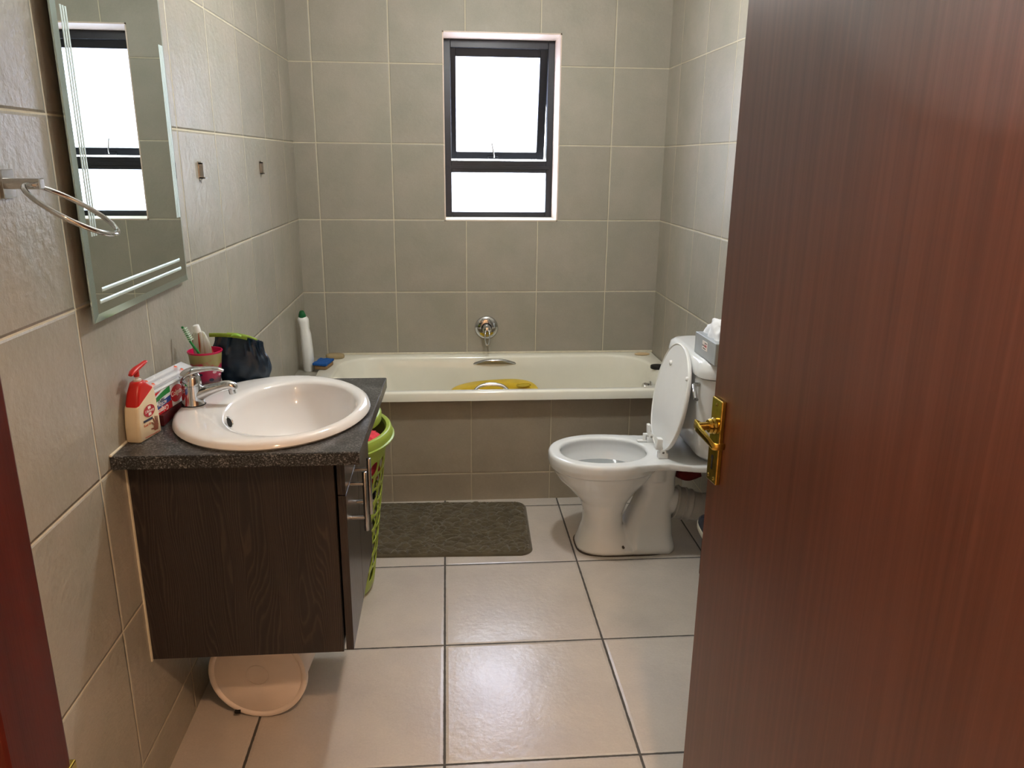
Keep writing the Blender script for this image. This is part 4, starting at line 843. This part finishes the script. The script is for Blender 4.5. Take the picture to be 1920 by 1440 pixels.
text('label_text', 'home', basis(TB @ Vector((-0.0010, -0.089, 0.046)), bu, (0, 0, 1)), 0.0105, simple('label_grey', (130, 128, 126), 0.5), tis)
text('label_text', 'LINE', basis(TB @ Vector((-0.0010, -0.110, 0.0455)), bu, (0, 0, 1)), 0.0125, m_lred, tis)
text('label_text', 'Premium', basis(TB @ Vector((-0.0010, -0.112, 0.0555)), bu, (0, 0, 1)), 0.0055, m_dark, tis)
text('label_text', 'facial tissues', basis(TB @ Vector((-0.0010, -0.100, 0.036)), bu, (0, 0, 1)), 0.0058, m_dark, tis)
tsr = []
for j in range(15):
    v = j/14; ring = []
    for i in range(56):
        a = 2*PI*i/56; r = (1.0-0.25*v) * (1+0.13*math.sin(4*a+v*4)+0.08*math.sin(9*a-3*v)); k_ = math.sin(PI*(0.5*v)) ; rr_ = math.cos(PI*0.5*v)**0.45
        ring.append(TB @ Vector((0.052+0.036*rr_*r*math.cos(a), -0.096+0.098*rr_*r*math.sin(a)*(1+0.1*v)-0.03*v, 0.0755+0.060*k_*(1+0.15*math.sin(3*a)))))
    tsr.append(ring)
ts = loft('tissues', tsr, simple('white_tissue', (232, 234, 238), 0.9, var=0.02, scale=40), tis, False, True); crumple(ts, 0.008, 38, 4)

# shoe rack edge and sneaker, mostly behind the door
rk = thing('shoe_rack', 'narrow black shoe rack mostly behind the open door', 'rack', (1.69, 2.42, 0))
bm = bmesh.new(); m_blk = m_black
for x in (1.632, 1.752):
    for y in (2.13, 2.500): bbox(bm, (x-0.006, y-0.006, 0), (x+0.006, y+0.006, 0.158))
for z in (0.155,):
    for y in [2.13+0.058*i for i in range(7)]: bbox(bm, (1.632, y-0.003, z-0.006), (1.752, y+0.003, z))
    for x in (1.632, 1.752): bbox(bm, (x-0.004, 2.13, z-0.008), (x+0.004, 2.500, z))
frombm('rack_frame', bm, m_blk, rk)
sn = thing('sneaker', 'glossy navy sneaker with white sole showing beside the open door', 'shoe', (1.69, 2.43, 0.156))
def shoe_ring(z, s, yoff=0.0): return [Vector((1.650+0.046*s*c_*(0.88+0.12*math.cos(t)), 2.455+yoff+0.140*s*math.sin(t), z)) for t in [2*PI*i/40 for i in range(40)] for c_ in (math.copysign(abs(math.cos(t))**0.8, math.cos(t)),)]
loft('sole', [shoe_ring(0.1565, 0.95), shoe_ring(0.160, 1.0), shoe_ring(0.178, 1.0), shoe_ring(0.181, 0.97)], m_plast_off, sn)
loft('upper', [shoe_ring(0.180, 0.965), shoe_ring(0.195, 0.93), shoe_ring(0.212, 0.84, -0.010), shoe_ring(0.226, 0.66, -0.030), shoe_ring(0.238, 0.50, -0.045), shoe_ring(0.245, 0.42, -0.050)], simple('navy_patent', (16, 30, 52), 0.18, var=0.3, scale=120), sn)

# ------------------------------------------------------------ laundry basket behind the vanity
bas = thing('laundry_basket', 'lime green lattice laundry basket between the vanity and the bath', 'laundry basket', (0.27, 2.50, 0))
m_limeb = simple('lime_plastic', (150, 170, 62), 0.35, var=0.04, scale=8)
BCx, BCy = 0.272, 2.500
def bwall(u, z):      # u angle, z height
    t = z/0.585; hx_ = 0.158 + 0.067*t**0.95; hy_ = 0.166 + 0.074*t**0.95
    if z < 0.03: k_ = math.sqrt(max(0, 1-((0.03-z)/0.03)**2))*0.10+0.90; hx_ *= k_; hy_ *= k_
    return Vector((BCx + hx_*math.cos(u), BCy + hy_*math.sin(u), z))
def basket_shell():
    bm = bmesh.new(); NU, NV = 26, 9; z0_, z1_ = 0.050, 0.515; K = 16
    def P(a, b):   # a in cells around, b in cells up (slanted)
        return bwall(2*PI*(a + 0.40*b)/NU, z0_ + (z1_-z0_)*b/NV)
    cache = {}
    def V(co):
        key = (round(co.x, 5), round(co.y, 5), round(co.z, 5))
        if key not in cache: cache[key] = bm.verts.new(co)
        return cache[key]
    for j in range(NV):
        for i in range(NU):
            st_ = 0.5*(j % 2); sq = []; ho = []
            for k in range(K):
                side, f = k//4, (k % 4)/4
                a, b = ((f, 0), (1, f), (1-f, 1), (0, 1-f))[side]
                sq.append(V(P(i+a+0.0, j+b)))
                t = 2*PI*(k/K) - PI*0.75
                ca, sb_ = math.cos(t), math.sin(t)
                ho.append(V(P(i+0.5+0.415*math.copysign(abs(ca)**0.8, ca), j+0.5+0.44*math.copysign(abs(sb_)**0.9, sb_))))
            for k in range(K):
                try: bm.faces.new((sq[k], sq[(k+1) % K], ho[(k+1) % K], ho[k]))
                except ValueError: pass
    for za, zb, steps in ((0.0, z0_, 5), (z1_, 0.590, 3)):
        N_ = NU*4; b_off = 0 if za == 0 else NV
        for s in range(steps):
            for i in range(N_):
                q = []
                for (ii, ss) in ((i, s), (i+1, s), (i+1, s+1), (i, s+1)):
                    z = za+(zb-za)*ss/steps; q.append(V(bwall(2*PI*((ii/4) + 0.40*b_off)/NU, z)))
                try: bm.faces.new(q)
                except ValueError: pass
    cen = bm.verts.new((BCx, BCy, 0.002)); N_ = NU*4
    for i in range(N_):
        try: bm.faces.new((V(bwall(2*PI*(i/4)/NU, 0)), V(bwall(2*PI*((i+1)/4)/NU, 0)), cen))
        except ValueError: pass
    return bm
o = frombm('basket_wall', basket_shell(), m_limeb, bas, True); md = o.modifiers.new('thick', 'SOLIDIFY'); md.thickness = 0.003; md.offset = -1
loft('basket_rim', [ell(BCx, BCy, z, 0.225+a, 0.240+a, 72) for z, a in ((0.574, 0.000), (0.566, 0.021), (0.568, 0.0245), (0.572, 0.0245), (0.574, 0.019), (0.586, 0.018), (0.600, 0.014), (0.603, 0.009), (0.601, -0.002), (0.590, -0.006))], m_limeb, bas, False, False)
lid = thing('basket_lid', 'lime green lid lying loose on the laundry in the basket', 'lid', (0.25, 2.54, 0.60))
LT = Matrix.Translation((0.254, 2.556, 0.640)) @ Matrix.Rotation(math.radians(3.5), 4, 'X') @ Matrix.Rotation(math.radians(3), 4, 'Y')
loft('lid_plate', [[LT @ v for v in ell(0, 0, z, hx_, hy_, 64)] for z, hx_, hy_ in ((-0.022, 0.222, 0.198), (0.0, 0.222, 0.198), (0.006, 0.216, 0.192), (0.007, 0.205, 0.18), (0.002, 0.195, 0.17), (0.002, 0.02, 0.02))], m_limeb, lid, False, True)
def garment(name, label, cat, c, s, rgb, seed, amp=0.03, mat=None, boxy=False):
    bm = bmesh.new(); bmesh.ops.create_icosphere(bm, subdivisions=5, radius=1.0)
    for v in bm.verts:
        d_ = v.co.copy(); n_ = noise.fractal(d_*2.1 + Vector((seed, 0, seed)), 0.8, 2.2, 4); r_ = noise.ridged_multi_fractal(d_*1.9 + Vector((0, seed, 0)), 0.9, 2.1, 3, 1.0, 2.0)
        k_ = 1 + amp*6*n_*0.25 + amp*(r_-1.0)
        if boxy: q_ = (max(0.30, math.sqrt(max(0.0, 1-d_.z*d_.z))))**-0.75; d_.x *= q_; d_.y *= q_
        v.co = Vector((c[0]+d_.x*s[0]*k_, c[1]+d_.y*s[1]*k_, c[2]+d_.z*s[2]*k_))
    o = frombm(name, bm, mat or simple(name+'_cloth', rgb, 0.9, var=0.2, scale=25, bump=0.3, bscale=400), None, True); return tag(o, label, cat)
garment('black_garment', 'black clothes filling the bottom of the green basket', 'clothes', (BCx, BCy, 0.157), (0.141, 0.149, 0.146), (10, 10, 12), 1.3, 0.03, None, True)
tst = NT('striped_cloth'); wv_ = tst.n('TexWave', wave_type='BANDS', bands_direction='Z'); tst.l(tst.coord((1, 1, 1)), wv_.inputs['Vector']); wv_.inputs['Scale'].default_value = 22; wv_.inputs['Distortion'].default_value = 6
tst.set(Base_Color=tst.ramp(wv_.outputs['Fac'], [(0.45, lin((16, 16, 18))), (0.55, lin((190, 186, 180)))]), Roughness=0.9)
garment('striped_garment', 'black and white striped garment showing through the basket lattice', 'clothes', (BCx+0.002, BCy, 0.343), (0.176, 0.184, 0.036), (0, 0, 0), 4.1, 0.03, tst.m, True)
garment('red_garment', 'red garment pressed against the upper lattice of the basket', 'clothes', (BCx+0.002, BCy, 0.447), (0.190, 0.200, 0.062), (160, 20, 40), 8.4, 0.03, None, True)
garment('pink_garment', 'coral pink garment at the top of the laundry, next to the basket rim', 'clothes', (0.435, 2.455, 0.572), (0.042, 0.075, 0.026), (214, 60, 74), 2.2, 0.10)
garment('green_garment', 'dark green garment at the top of the laundry, under the basket lid', 'clothes', (0.325, 2.50, 0.562), (0.080, 0.150, 0.032), (16, 58, 50), 5.7, 0.08)

# ------------------------------------------------------------ white bucket lying under the vanity
bk = thing('bucket', 'white lidded plastic bucket lying on its side under the vanity', 'bucket', (0.19, 1.83, 0))
kc = Vector((0.186, 1.832, 0.1345)); ka = Vector((0.10, 1, 0.0)).normalized()
m_bk = simple('scuffed_white_plastic', (222, 210, 200), 0.45, var=0.06, scale=9)
lathe('bucket_body', kc+ka*0.004, ka, [(0.0, 0.118), (0.012, 0.128), (0.016, 0.1225), (0.25, 0.118), (0.255, 0.108)], m_bk, bk, 56)
lathe('bucket_lid', kc, ka, [(-0.0035, 0.0), (-0.0035, 0.028), (-0.0050, 0.0285), (-0.0050, 0.0305), (-0.0035, 0.031), (-0.0035, 0.114), (-0.0015, 0.117), (-0.0050, 0.121), (-0.0065, 0.126), (-0.003, 0.132), (0.010, 0.1335), (0.011, 0.128)], m_bk, bk, 64)
boxo('lid_tab_slot', (0.117, 1.8245, 0.0185), (0.132, 1.8330, 0.0255), m_dark, bk, 0, 1)
